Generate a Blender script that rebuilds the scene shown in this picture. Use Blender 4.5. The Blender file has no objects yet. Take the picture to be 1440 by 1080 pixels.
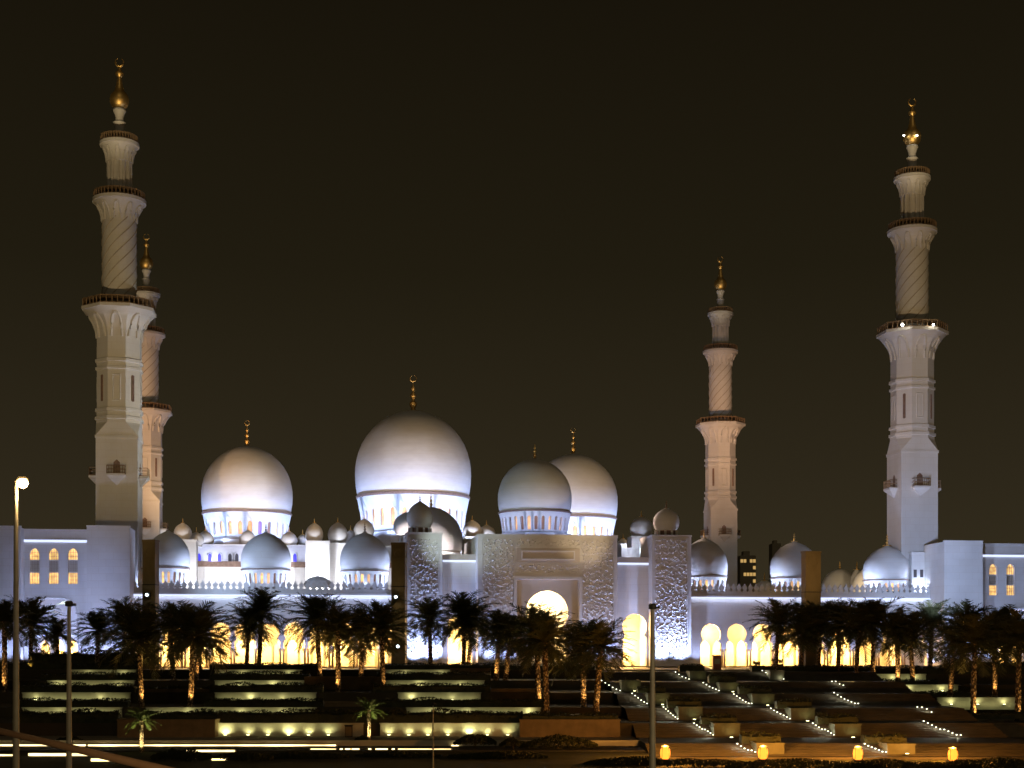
import bpy, math, random
from mathutils import Vector
from mathutils.geometry import tessellate_polygon
R = math.radians
sc = bpy.context.scene
col = sc.collection

# ---------------------------------------------------------------- camera, world, sun, exposure
F, HX, HY, EYE = 2080.0, 720.0, 920.0, 2.1        # focal length in px of a 1440 px wide frame, horizon row, eye height
cd = bpy.data.cameras.new('camera'); cam = bpy.data.objects.new('camera', cd); col.objects.link(cam)
cam.location = (0, 0, EYE); cam.rotation_euler = (R(90), 0, 0)
cd.sensor_width = 36; cd.lens = 36*F/1440; cd.shift_y = (HY-540)/1440
cd.clip_start = .5; cd.clip_end = 20000
sc.camera = cam
world = bpy.data.worlds.new('World'); sc.world = world; world.use_nodes = True
nt = world.node_tree; nt.nodes.clear()
wo = nt.nodes.new('ShaderNodeOutputWorld'); bg = nt.nodes.new('ShaderNodeBackground')
tc = nt.nodes.new('ShaderNodeTexCoord'); sx = nt.nodes.new('ShaderNodeSeparateXYZ'); cr = nt.nodes.new('ShaderNodeValToRGB')
nt.links.new(tc.outputs['Generated'], sx.inputs[0]); nt.links.new(sx.outputs['Z'], cr.inputs[0])
nt.links.new(cr.outputs[0], bg.inputs[0]); nt.links.new(bg.outputs[0], wo.inputs[0])
e = cr.color_ramp.elements                       # glow of the city low in a black sky
e[0].position = 0.0; e[0].color = (.0370, .0285, .0145, 1)
e[1].position = .45; e[1].color = (.0075, .0055, .0026, 1)
k = e.new(.12); k.color = (.0255, .0195, .0100, 1)
k = e.new(.25); k.color = (.0145, .0112, .0052, 1)
bg.inputs[1].default_value = 1.0
sd = bpy.data.lights.new('night_glow', 'SUN'); sd.energy = .075; sd.angle = R(12); sd.color = (1, .80, .50)
sun = bpy.data.objects.new('night_glow', sd); col.objects.link(sun); sun.rotation_euler = (R(52), 0, R(14))
vs = sc.view_settings; vs.view_transform = 'Standard'; vs.look = 'None'; vs.exposure = 0; vs.gamma = 1
cy = sc.cycles; cy.use_denoising = True; cy.max_bounces = 5; cy.diffuse_bounces = 3; cy.glossy_bounces = 2
cy.use_light_tree = True; cy.sample_clamp_indirect = 4; cy.sample_clamp_direct = 0; cy.caustics_reflective = False

# ---------------------------------------------------------------- materials
def nodes(name):
    m = bpy.data.materials.new(name); m.use_nodes = True
    t = m.node_tree; return m, t, t.nodes['Principled BSDF']
def mat(name, c1, c2=None, scale=1.0, rough=.6, metal=0, bump=0, bscale=8, detail=5, stretch=(1, 1, 1), spec=.4):
    m, t, b = nodes(name); N = t.nodes; L = t.links
    b.inputs['Roughness'].default_value = rough; b.inputs['Metallic'].default_value = metal
    b.inputs['Specular IOR Level'].default_value = spec
    c = N.new('ShaderNodeTexCoord'); mp = N.new('ShaderNodeMapping'); mp.inputs['Scale'].default_value = stretch
    L.new(c.outputs['Object'], mp.inputs[0])
    n = N.new('ShaderNodeTexNoise'); n.inputs['Scale'].default_value = scale; n.inputs['Detail'].default_value = detail
    L.new(mp.outputs[0], n.inputs[0])
    r = N.new('ShaderNodeValToRGB'); r.color_ramp.elements[0].position = .32; r.color_ramp.elements[1].position = .68
    r.color_ramp.elements[0].color = (*c1, 1); r.color_ramp.elements[1].color = (*(c2 or c1), 1)
    L.new(n.outputs[0], r.inputs[0]); L.new(r.outputs[0], b.inputs['Base Color'])
    if bump:
        n2 = N.new('ShaderNodeTexNoise'); n2.inputs['Scale'].default_value = bscale; n2.inputs['Detail'].default_value = 6
        L.new(mp.outputs[0], n2.inputs[0]); bp = N.new('ShaderNodeBump'); bp.inputs['Distance'].default_value = bump
        L.new(n2.outputs[0], bp.inputs['Height']); L.new(bp.outputs[0], b.inputs['Normal'])
    return m
def joints(m, w, h, dark=.80, vert=True, dist=.03):
    t = m.node_tree; N = t.nodes; L = t.links; b = N['Principled BSDF']
    c = N.new('ShaderNodeTexCoord'); sp = N.new('ShaderNodeSeparateXYZ'); L.new(c.outputs['Object'], sp.inputs[0])
    ad = N.new('ShaderNodeMath'); L.new(sp.outputs['X'], ad.inputs[0]); L.new(sp.outputs['Y'], ad.inputs[1])
    cb = N.new('ShaderNodeCombineXYZ'); L.new(ad.outputs[0], cb.inputs['X']); L.new(sp.outputs['Z'], cb.inputs['Y'])
    k = N.new('ShaderNodeTexBrick'); k.inputs['Scale'].default_value = 1; k.inputs['Mortar Size'].default_value = .035; k.inputs['Brick Width'].default_value = w; k.inputs['Row Height'].default_value = h
    k.inputs['Color1'].default_value = (1, 1, 1, 1); k.inputs['Color2'].default_value = (.90+(dark-.8)*.5, .895+(dark-.8)*.5, .885+(dark-.8)*.5, 1); k.inputs['Mortar'].default_value = (dark, dark*.97, dark*.93, 1)
    L.new(cb.outputs[0], k.inputs[0]); src = b.inputs['Base Color'].links[0].from_socket
    mx = N.new('ShaderNodeMix'); mx.data_type = 'RGBA'; mx.blend_type = 'MULTIPLY'; mx.inputs[0].default_value = 1
    L.new(src, mx.inputs[6]); L.new(k.outputs['Color'], mx.inputs[7]); L.new(mx.outputs[2], b.inputs['Base Color'])
def glow(name, c, s, var=0, scale=1.0):
    m, t, b = nodes(name)
    b.inputs['Base Color'].default_value = (*[x*.5 for x in c], 1); b.inputs['Emission Color'].default_value = (*c, 1)
    b.inputs['Emission Strength'].default_value = s
    if var:
        N = t.nodes; L = t.links; n = N.new('ShaderNodeTexNoise'); n.inputs['Scale'].default_value = scale
        c_ = N.new('ShaderNodeTexCoord'); L.new(c_.outputs['Object'], n.inputs[0])
        mr = N.new('ShaderNodeMapRange'); mr.inputs['From Min'].default_value = .35; mr.inputs['From Max'].default_value = .65
        mr.inputs['To Min'].default_value = s*(1-var); mr.inputs['To Max'].default_value = s
        L.new(n.outputs[0], mr.inputs[0]); L.new(mr.outputs[0], b.inputs['Emission Strength'])
    return m
MARBLE = mat('white_marble', (.70, .69, .67), (.80, .79, .77), .22, .7, spec=.2, bump=.02, bscale=1.2)
DOMEM = mat('dome_marble', (.74, .73, .71), (.80, .79, .77), .35, .85, stretch=(1, 1, 2.2), spec=.1)
MINM = mat('minaret_marble', (.64, .62, .58), (.76, .74, .71), .16, .5, stretch=(1, 1, .4), bump=.02, bscale=1.5)
PLAIN = mat('smooth_panel', (.52, .46, .38), (.58, .52, .44), .3, .5)
PLAIN2 = mat('tan_moulding', (.40, .34, .26), (.48, .41, .32), .5, .6)
joints(MARBLE, 2.4, 1.2, .93); joints(DOMEM, 400, 1.0, .95); joints(MINM, 1.8, 1.25, .93)
COL = mat('column_stone', (.50, .36, .20), (.62, .48, .30), 2, .35)
BAND = mat('tile_band', (.20, .13, .10), (.30, .20, .15), 2, .5)
RAIL = mat('bronze_railing', (.27, .18, .10), (.35, .24, .14), 3, .45, metal=.3)
GOLD = mat('gold_leaf', (.82, .54, .17), (.9, .62, .24), 3, .48, metal=1.0)
DARKROOF = mat('roof_membrane', (.18, .16, .14), (.26, .24, .22), .4, .8)
PAVE = mat('pale_paving', (.30, .26, .20), (.38, .33, .26), .5, .7, bump=.01)
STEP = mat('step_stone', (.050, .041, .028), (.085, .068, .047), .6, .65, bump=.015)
WALLM = mat('rendered_wall', (.50, .47, .38), (.60, .56, .46), .8, .75, bump=.02, bscale=4)
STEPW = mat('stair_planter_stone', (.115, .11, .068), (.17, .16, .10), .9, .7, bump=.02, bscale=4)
BOXM = mat('sandstone_planter', (.20, .145, .08), (.29, .21, .12), .9, .75, bump=.02, bscale=4)
ASPH = mat('asphalt', (.035, .033, .030), (.06, .057, .05), 3, .6, bump=.01, bscale=20)
GRASS = mat('dark_grass', (.030, .034, .012), (.06, .06, .022), 1.2, .9, bump=.08, bscale=5)
SOIL = mat('dry_ground', (.06, .05, .03), (.10, .08, .05), .02, .9)
LEAF = mat('palm_leaf', (.075, .088, .032), (.15, .145, .06), 1.5, .55)
LEAFG = mat('young_palm_leaf', (.06, .10, .02), (.12, .16, .04), 1.5, .5)
HEDGE = mat('hedge_leaf', (.022, .028, .008), (.055, .058, .018), .9, .6)
def trunk_mat():
    m, t, b = nodes('palm_bark'); N = t.nodes; L = t.links; b.inputs['Roughness'].default_value = .85
    c = N.new('ShaderNodeTexCoord'); mp = N.new('ShaderNodeMapping'); mp.inputs['Scale'].default_value = (15, 15, 30); L.new(c.outputs['Object'], mp.inputs[0])
    v = N.new('ShaderNodeTexVoronoi'); v.inputs['Scale'].default_value = 1; L.new(mp.outputs[0], v.inputs[0])
    r = N.new('ShaderNodeValToRGB'); r.color_ramp.elements[0].position = .15; r.color_ramp.elements[0].color = (.66, .50, .32, 1); r.color_ramp.elements[1].position = .62; r.color_ramp.elements[1].color = (.07, .045, .025, 1)
    L.new(v.outputs['Distance'], r.inputs[0]); L.new(r.outputs[0], b.inputs['Base Color'])
    bp = N.new('ShaderNodeBump'); bp.inputs['Distance'].default_value = .15; bp.invert = True
    L.new(v.outputs['Distance'], bp.inputs['Height']); L.new(bp.outputs[0], b.inputs['Normal']); return m
BARK = trunk_mat()
POLE = mat('weathered_pole', (.48, .44, .33), (.58, .53, .42), 2, .5, metal=.2)
RUST = mat('brown_rail_paint', (.30, .17, .09), (.38, .23, .13), .8, .6)
PYL = mat('pylon_cladding', (.22, .165, .085), (.29, .22, .115), .7, .5, stretch=(1, 1, .5))
DARKM = mat('dark_metal', (.03, .028, .025), (.05, .046, .04), 3, .5)
FAR = mat('hazed_facade', (.40, .36, .28), (.48, .43, .34), .05, .8)  # facade paled to stand in for distance haze
RED = mat('faded_red_paint', (.35, .10, .09), (.42, .14, .12), 2, .6)
G_STRIP = glow('white_cornice_light', (.62, .70, 1.0), 1.35)
G_WARMW = glow('lit_window', (1, .60, .20), 1.5, .55, 1.3)
G_DRUMW = glow('lit_drum_window', (1, .56, .26), 1.15, .5, .5)
G_DIMW = glow('dim_window', (.55, .30, .20), .35, .7, .5)
G_PURW = glow('violet_window', (.34, .20, .85), .9, .4, .6)
G_BLUE = glow('blue_window', (.09, .08, .80), .75, .4, .5)
G_DARKW = glow('faint_window', (.10, .09, .10), .25)  # dark panes given a faint glow of their own
G_LAMP = glow('lamp_white', (1, .93, .75), 25)
G_SODIUM = glow('lamp_sodium', (1, .62, .25), 30)
G_ORANGE = glow('lantern_orange', (1, .27, .025), 2.7)
G_STEP = glow('step_lamp', (1, .98, .72), 4)
G_WALL = glow('wall_lamp', (1, .95, .45), 12)
G_TRAIL = glow('car_light_trail', (1, .76, .34), 8, .95, .22)  # glow of the strips that replace car light trails
G_FARW = glow('far_window', (1, .62, .2), .55)
G_FLOOD = glow('flood_lamp', (.8, .95, 1.0), 6)
CARVE = mat('carved_marble', (.70, .68, .65), (.78, .76, .73), .5, .5)

# ---------------------------------------------------------------- frame of the mosque and measuring helpers
OX, OY, ANG = -69.0, 260.0, R(7.38)
CA, SA = math.cos(ANG), math.sin(ANG)
def W(u, v, z=0): return (OX + u*CA - v*SA, OY + u*SA + v*CA, z)
def PU(px, v):
    k_ = (px-HX)/F
    return (k_*(OY + v*CA) - OX + v*SA)/(CA - k_*SA)
def YY(u, v): return OY + u*SA + v*CA
def PZ(py, u, v): return EYE + (HY-py)*YY(u, v)/F
def AX(px, Y): return (px-HX)/F*Y
def AZ(py, Y): return EYE + (HY-py)*Y/F

# ---------------------------------------------------------------- mesh builder
class MB:
    def __init__(s): s.v = []; s.f = []
    def add(s, vs_, fs):
        o = len(s.v); s.v += [tuple(p) for p in vs_]; s.f += [tuple(i+o for i in f) for f in fs]; return s
    def box(s, x0, x1, y0, y1, z0, z1, top=None):
        a, b, c, d = (x0, x1, y0, y1) if top is None else top
        return s.add([(x0, y0, z0), (x1, y0, z0), (x1, y1, z0), (x0, y1, z0), (a, c, z1), (b, c, z1), (b, d, z1), (a, d, z1)],
                     [(3, 2, 1, 0), (4, 5, 6, 7), (0, 1, 5, 4), (1, 2, 6, 5), (2, 3, 7, 6), (3, 0, 4, 7)])
    def lathe(s, prof, n=32, cx=0, cy_=0, rot=0, square=False):
        vs_ = []; fs = []
        for r, z in prof:
            for i in range(n):
                a = rot + 2*math.pi*i/n; vs_.append((cx + r*math.cos(a), cy_ + r*math.sin(a), z))
        for j in range(len(prof)-1):
            for i in range(n):
                fs.append((j*n+i, j*n+(i+1) % n, (j+1)*n+(i+1) % n, (j+1)*n+i))
        fs.append(tuple(range(n-1, -1, -1))); q = (len(prof)-1)*n; fs.append(tuple(range(q, q+n)))
        return s.add(vs_, fs)
    def tube(s, pts, r, n=6, close=False):
        pts = [Vector(p) for p in pts]; m = len(pts); vs_ = []; fs = []
        for i, p in enumerate(pts):
            a = pts[(i-1) % m] if close else pts[max(i-1, 0)]; b = pts[(i+1) % m] if close else pts[min(i+1, m-1)]
            t = (b-a).normalized(); h = Vector((0, 0, 1)) if abs(t.z) < .95 else Vector((1, 0, 0))
            x = t.cross(h).normalized(); y = x.cross(t); rr = r[i] if isinstance(r, (list, tuple)) else r
            for k_ in range(n):
                an = 2*math.pi*k_/n; vs_.append(p + x*rr*math.cos(an) + y*rr*math.sin(an))
        for i in range(m if close else m-1):
            j = (i+1) % m
            for k_ in range(n): fs.append((i*n+k_, i*n+(k_+1) % n, j*n+(k_+1) % n, j*n+k_))
        if not close: fs.append(tuple(range(n-1, -1, -1))); fs.append(tuple((m-1)*n+k_ for k_ in range(n)))
        return s.add(vs_, fs)
    def plate(s, outline, holes=(), y0=0, y1=1, fn=None):
        """a plate in the x-z plane with openings, between depths y0 (front) and y1"""
        loops = [[Vector((x, 0, z)) for x, z in l] for l in [outline, *holes]]
        # tessellate in xy
        tl = [[Vector((p.x, p.z, 0)) for p in l] for l in loops]
        tris = tessellate_polygon(tl); flat = [p for l in loops for p in l]; n = len(flat)
        fn = fn or (lambda x, y, z: (x, y, z))
        vs_ = [fn(p.x, y0, p.z) for p in flat] + [fn(p.x, y1, p.z) for p in flat]
        fs = []
        for t in tris:
            a, b, c = (flat[i] for i in t)
            ccw = (b.x-a.x)*(c.z-a.z) - (b.z-a.z)*(c.x-a.x) > 0
            t = tuple(t) if ccw else tuple(reversed(t)); fs.append(t); fs.append(tuple(i+n for i in reversed(t)))
        o = 0
        for li, l in enumerate(loops):
            m = len(l); ar = sum(l[i].x*l[(i+1) % m].z - l[(i+1) % m].x*l[i].z for i in range(m))
            for i in range(m):
                j = (i+1) % m; q = (o+i, o+i+n, o+j+n, o+j)
                fs.append(q if (ar > 0) == (li == 0) else tuple(reversed(q)))
            o += m
        return s.add(vs_, fs)
    def build(s, name, m, parent=None, base=None, smooth=None, weld=False):
        bx, by, bz = base or (parent.get('_b') if parent is not None and parent.get('_b') is not None else (0, 0, 0))
        me = bpy.data.meshes.new(name); me.from_pydata([(x-bx, y-by, z-bz) for x, y, z in s.v], [], s.f); me.update()
        if weld:
            import bmesh
            b = bmesh.new(); b.from_mesh(me); bmesh.ops.remove_doubles(b, verts=b.verts, dist=.002); b.to_mesh(me); b.free()
        if smooth:
            me.shade_smooth(); me.set_sharp_from_angle(angle=R(smooth))
        for mm in (m if isinstance(m, (list, tuple)) else [m]): me.materials.append(mm)
        o = bpy.data.objects.new(name, me); col.objects.link(o)
        if parent is not None:
            o.parent = parent
            if parent.get('_b') is not None: o['_b'] = list(parent['_b'])
        return o
def tag(o, label=None, cat=None, group=None, kind=None):
    for k_, v_ in (('label', label), ('category', cat), ('group', group), ('kind', kind)):
        if v_: o[k_] = v_
    return o
def thing(name, label, cat, loc=(0, 0, 0), rz=0, group=None, base=None):
    o = bpy.data.objects.new(name, None); col.objects.link(o); o.location = loc; o.rotation_euler = (0, 0, rz)
    if base is not None: o['_b'] = list(base)
    return tag(o, label, cat, group)
def mthing(name, label, cat, u, v, group=None):          # a building in the frame of the mosque; meshes given in mosque coordinates
    return thing(name, label, cat, W(u, v, 0), ANG, group, (u, v, 0))
KIDS = {}
def copy_tree(o, parent=None):
    c = o.copy(); col.objects.link(c)
    if parent is not None: c.parent = parent
    for ch in KIDS.get(o.name) or o.children: copy_tree(ch, c)
    return c
def struct(name, mb, m, smooth=None):
    return tag(mb.build(name, m, smooth=smooth), kind='structure')
LN = [0]
def spot(loc, tgt, e_, c, deg=60, blend=.8, rad=.3, name='floodlight_beam'):
    l = bpy.data.lights.new(name, 'SPOT'); l.energy = e_; l.color = c; l.spot_size = R(deg); l.spot_blend = blend; l.shadow_soft_size = rad
    o = bpy.data.objects.new(name, l); col.objects.link(o); o.location = loc
    o.rotation_euler = (Vector(tgt)-Vector(loc)).to_track_quat('-Z', 'Y').to_euler(); return o
def point(loc, e_, c, rad=.3, name='lamp_light'):
    l = bpy.data.lights.new(name, 'POINT'); l.energy = e_; l.color = c; l.shadow_soft_size = rad
    o = bpy.data.objects.new(name, l); col.objects.link(o); o.location = loc; return o
COOL, WHITE, WARM, TAN, YG, ORG = (.42, .53, 1.0), (.86, .90, 1.0), (1, .56, .16), (1, .74, .44), (1.0, .98, .42), (1, .55, .16)
def arc(cx, cz, r, a0, a1, n): return [(cx + r*math.cos(R(a0+(a1-a0)*i/n)), cz + r*math.sin(R(a0+(a1-a0)*i/n))) for i in range(n+1)]
def horseshoe(cx, z0, zc, r, beta=42, jamb=None, n=18):
    """outline of a keyhole arch from the left foot over the top to the right foot"""
    zp = zc - r*math.sin(R(beta)); j = jamb or r
    return [(cx-j, z0), (cx-j, zp-.25*r), (cx-r*math.cos(R(beta)), zp)] + arc(cx, zc, r, 180+beta, -beta, n)[1:-1] + [(cx+r*math.cos(R(beta)), zp), (cx+j, zp-.25*r), (cx+j, z0)]
def pointed(cx, z0, zs, w, h, n=10):
    """pointed arch: springing at zs, half width w, rise h"""
    Rr = (w*w + h*h)/(2*w); a1 = math.degrees(math.asin(min(1, h/Rr)))
    lft = [(cx-w+Rr - Rr*math.cos(R(a1*i/n)), zs + Rr*math.sin(R(a1*i/n))) for i in range(n+1)]
    rgt = [(2*cx-x, z) for x, z in reversed(lft)][1:]
    return [(cx-w, z0)] + lft + rgt + [(cx+w, z0)]

# ---------------------------------------------------------------- ground, podium, roads
HILL = -8.4
struct('ground', MB().box(-6000, 6000, -200, 9000, HILL-2, HILL), SOIL)
struct('platform', MB().box(-130, 130, 229, 520, HILL-.5, -.31), PAVE)

# ---------------------------------------------------------------- domes and finials
DP = [(.955, 0), (.975, .06), (.992, .14), (1, .24), (.995, .33), (.975, .42), (.94, .51), (.885, .60), (.81, .685), (.715, .765), (.60, .84), (.47, .90), (.33, .948), (.20, .978), (.10, .994), (.05, 1.0)]
OP = [(.72, 0), (.84, .08), (.95, .2), (1, .34), (.985, .46), (.92, .58), (.80, .70), (.63, .80), (.44, .88), (.26, .935), (.13, .972), (.06, 1.0)]
EP = [(r, h*.93) for r, h in DP[:10]]+[(.60, .785), (.47, .845), (.34, .892), (.22, .925), (.12, .95), (.075, .975), (.04, 1.0)]
def finial(par, u, v, z, h, r, name='finial', dark=False, crescent=True):
    p = [(r*(2.0 if dark else 3.2), z-.05*h), (r*(2.0 if dark else 3.2), z), (r*.9, z+.03*h), (r*.55, z+.10*h), (r*1.0, z+.18*h), (r*1.0, z+.25*h), (r*.45, z+.31*h), (r*.40, z+.36*h), (r*.85, z+.42*h), (r*.85, z+.48*h),
         (r*.35, z+.54*h), (r*.30, z+.58*h), (r*.62, z+.63*h), (r*.62, z+.67*h), (r*.22, z+.73*h), (r*.14, z+.84*h)]
    m = MB().lathe(p, 14, u, v)
    if crescent:
        rr = .085*h; pts = [(u + rr*math.sin(R(a)), v, z+.84*h+rr + -rr*math.cos(R(a))) for a in range(-165, 166, 22)]
        m.tube(pts, [max(.2, 1-abs(i-7)/8.5)*.03*h for i in range(len(pts))], 6)
    return m.build(name, BAND if dark else GOLD, par, smooth=40)
def drum(par, u, v, r0, r1, z0, z1, n, wz0, wz1, frac, mats, pane=True, name='drum', facing=-97, recess=.4):
    """drum wall of n arched bays, radius r0 at foot and r1 at head; panes behind the openings"""
    m = MB(); d = 2*math.pi/n
    def fn(a0):
        def g(x, y, z):
            t = (z-z0)/(z1-z0); r = r0+(r1-r0)*t*t - y; return (u + r*math.cos(a0+x), v + r*math.sin(a0+x), z)
        return g
    for i in range(n):
        hw = d*frac/2; zs = wz1 - hw*r0*1.15
        out = [(-d/2, z0), (0, z0), (d/2, z0), (d/2, (z0+z1)/2), (d/2, z1), (0, z1), (-d/2, z1), (-d/2, (z0+z1)/2)]
        a = pointed(0, wz0, zs, hw, 1, 6); a = [(x, zs+(z-zs)*(wz1-zs) if z > zs else z) for x, z in a]
        m.plate(out, [list(reversed(a))], 0, recess, fn(i*d))
    o = m.build(name, MARBLE, par, smooth=30, weld=True)
    if pane:
        for i in range(n):
            ang = i*d; df = (math.degrees(ang)-facing+180) % 360-180
            if abs(df) > 88: continue
            hw = d*frac/2*1.15; rr = r0-recess*.9
            w = MB(); pts = [(-hw, wz0-.1), (hw, wz0-.1), (hw, wz1+.1), (-hw, wz1+.1)]
            w.add([(u+rr*math.cos(ang+x), v+rr*math.sin(ang+x), z) for x, z in pts], [(0, 1, 2, 3)])
            w.build('window', mats[i % len(mats)], o.parent if o.parent.type == 'MESH' else o)
    return o
def dome(par, u, v, rad, zr, zt, zb, n=24, wz=(.15, .8), frac=.5, mats=(G_DRUMW,), seg=64, fin=(0, 0), label=None, prof=DP, taper=.94, dark=False, ring=True, drumr=.94, cres=True):
    H = zt-zr
    d = MB().lathe([(rad*r, zr+H*h) for r, h in prof], seg, u, v).build('dome', DOMEM, par, smooth=40)
    if label: d['label'] = label
    rw = rad*.975
    if ring: MB().lathe([(rw*.97, zr-.030*H), (rw+.12, zr-.026*H), (rw+.16, zr-.002*H), (rw*.97, zr+.004*H)], seg, u, v).build('band', BAND, d, smooth=40)
    if zb < zr-.1:
        z1 = zr-.031*H
        drum(d, u, v, rad*drumr*taper, rad*.965, zb, z1, n, zb+(z1-zb)*wz[0], zb+(z1-zb)*wz[1], frac, mats, recess=min(.5, rad*.05))
    if fin[0]: finial(d, u, v, zt-.02*H, fin[0], fin[1], dark=dark, crescent=cres)
    return d
def pdome(par, px, v, wpx, yring, ytop, ybot, yfin, **k_):
    """a dome measured in the photograph and set at depth v"""
    u = PU(px, v); Y = YY(u, v); rad = wpx/2*Y/F; zt = AZ(ytop, Y)
    h = AZ(yfin, Y)-zt if yfin else 0
    return dome(par, u, v, rad, AZ(yring, Y), zt, AZ(ybot, Y) if ybot else AZ(yring, Y), fin=(h, h*.10) if h else (0, 0), **k_), u, Y, rad
def onion(par, px, v, wpx, ytop, ybot, yfin, pier=None, label=None):
    """small bulb dome standing on a pier"""
    u = PU(px, v); Y = YY(u, v); rad = wpx/2*Y/F; zt = AZ(ytop, Y); zb = AZ(ybot, Y)
    d = MB().lathe([(rad*.78, zb-.5)]+[(rad*r, zb+(zt-zb)*h) for r, h in OP], 32, u, v).build('dome', DOMEM, par, smooth=40)
    if label: d['label'] = label
    h = AZ(yfin, Y)-zt; finial(d, u, v, zt-.05, h, max(.14, h*.10), crescent=False)
    return d

# ---------------------------------------------------------------- minarets
def ring_railing(par, r, z, n, h=1.35, rot=0, name='railing'):
    m = MB(); m.lathe([(r-.08, z), (r+.08, z), (r+.08, z+.16), (r-.08, z+.16)], n, rot=rot)
    m.lathe([(r-.09, z+h-.16), (r+.09, z+h-.16), (r+.09, z+h), (r-.09, z+h)], n, rot=rot)
    for i in range(40):
        a = rot+2*math.pi*i/40; rr = r
        if n == 8: rr = r*math.cos(math.pi/8)/math.cos((a-rot+math.pi/8) % (math.pi/4)-math.pi/8 if False else ((a-rot) % (math.pi/4))-math.pi/8)
        x, y = rr*math.cos(a), rr*math.sin(a); w = .08
        m.box(x-w, x+w, y-w, y+w, z+.1, z+h-.1)
    return m.build(name, RAIL, par)
def flare(par, name, r0, r1, z0, z1, n, niches, rot):
    P = [(r0+(r1-r0)*t**2.1, z0+(z1-z0)*t) for t in [i/10 for i in range(11)]]
    m = MB().lathe(P+[(r1+.25, z1), (r1+.25, z1+.55), (r1-.1, z1+.55)], n, rot=rot)
    f = math.cos(math.pi/n) if n == 8 else 1
    for i in range(niches):
        a0 = rot + 2*math.pi*(i+.5)/niches; hw = math.pi/niches*.62; pts = []
        for q in range(17):
            s_ = q/16*2-1; x = s_*hw; t = .02+.80*(1-abs(s_)**3.0)
            r = r0+(r1-r0)*t**2.1; r_ = r*f/math.cos(x) if n == 8 else r
            pts.append(((r_+.05)*math.cos(a0+x), (r_+.02)*math.sin(a0+x), z0+(z1-z0)*t))
        m.tube(pts, .23*r1/6, 6)
    return m.build(name, MINM, par, smooth=35)
def make_minaret():
    t = thing('minaret', 'x', 'minaret')
    w = 3.55
    b = MB().box(-w, w, -w, w, -.5, 39.6)
    b.box(-w-.12, w+.12, -w-.12, w+.12, 39.6, 40.1)
    b.build('base_shaft', MINM, t)
    o8 = 3.75/math.cos(math.pi/8)
    # broach from square to octagon
    br = MB(); vs_ = [(-w, -w, 40.1), (w, -w, 40.1), (w, w, 40.1), (-w, w, 40.1)]
    oc = [(o8*math.cos(R(22.5+45*i)), o8*math.sin(R(22.5+45*i)), 42.4) for i in range(8)]  # 0:22.5 1:67.5 2:112.5 ...
    br.add(vs_+oc, [(0, 1, 10, 9), (1, 2, 4, 11), (2, 3, 6, 5), (3, 0, 8, 7), (1, 11, 10), (2, 5, 4), (3, 7, 6), (0, 9, 8), (4, 5, 6, 7, 8, 9, 10, 11)])
    br.build('broach', MINM, t)
    P = [(o8, 42.4), (o8, 42.9), (o8+.25, 43.0), (o8+.25, 43.5), (o8-.05, 43.6), (o8-.05, 44.3), (o8+.2, 44.4), (o8+.2, 44.9), (o8-.1, 45.0), (o8-.1, 51.6), (o8+.15, 51.7), (o8+.15, 52.1), (o8-.1, 52.2), (o8-.1, 52.9), (o8+.2, 53), (o8+.2, 53.5), (o8-.1, 53.6), (o8-.1, 57.2)]
    so = MB().lathe(P, 8, rot=R(22.5)).build('octagonal_shaft', MINM, t)
    for i in range(8):
        a = R(45*i); rr = (o8-.1)*math.cos(math.pi/8); cx, cyy = math.cos(a), math.sin(a); hw = .62 if i % 2 == 0 else .16
        p = MB(); q = [(-hw, 46.2), (hw, 46.2), (hw, 50.6), (-hw, 50.6)]
        for k_ in range(4):
            (x0, z0), (x1, z1) = q[k_], q[(k_+1) % 4]
            A = [((rr+.05)*cx - x*cyy, (rr+.05)*cyy + x*cx, z) for x, z in ((x0, z0), (x1, z1))]
            p.tube(A, .12, 4)
        p.add([((rr+.02)*cx - x*cyy, (rr+.02)*cyy + x*cx, z) for x, z in q], [(0, 1, 2, 3)])
        p.build('slot_frame', MINM if i % 2 == 0 else BAND, so)
    g = flare(t, 'gallery', o8-.1, 6.35, 57.2, 62.0, 8, 8, R(22.5)); ring_railing(g, 6.35, 62.55, 8, 1.4, R(22.5))
    rs = MB().lathe([(2.95, 62.5), (2.95, 78.6)], 40)
    sp = MB()
    for d_ in (1,):
        for i in range(9):
            sp.tube([(2.96*math.cos(a), 2.96*math.sin(a), 64+q*14.4/26) for q in range(27) for a in [d_*(2*math.pi*i/9 + q/26*14.4/2.95*.95)]], .085, 5)
    ro = rs.build('round_shaft', MINM, t, smooth=30); sp.build('spiral_moulding', PLAIN2, ro)
    g = flare(t, 'gallery', 2.95, 4.35, 77.9, 81.3, 36, 10, 0); ring_railing(g, 4.35, 81.85, 36, 1.3)
    ls = MB().lathe([(1.75, 81.8), (1.75, 89.2)], 24)
    for i in range(12):
        a = 2*math.pi*i/12; ls.tube([(1.95*math.cos(a), 1.95*math.sin(a), 81.8), (1.95*math.cos(a), 1.95*math.sin(a), 88.6)], .24, 8)
    ls.build('lantern_stage', MINM, t, smooth=30)
    g = flare(t, 'gallery', 2.2, 3.15, 88.4, 91.3, 32, 10, 0); ring_railing(g, 3.15, 91.85, 32, 1.2)
    MB().lathe([(1.15, 91.8), (1.05, 92.4), (.78, 93.2), (.80, 94.0), (.95, 95.2), (1.10, 95.5), (.72, 95.8), (.66, 96.3), (.85, 97.0), (1.12, 97.6), (1.0, 97.9), (.6, 98.0)], 24).build('spire', MINM, t, smooth=40)
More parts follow.
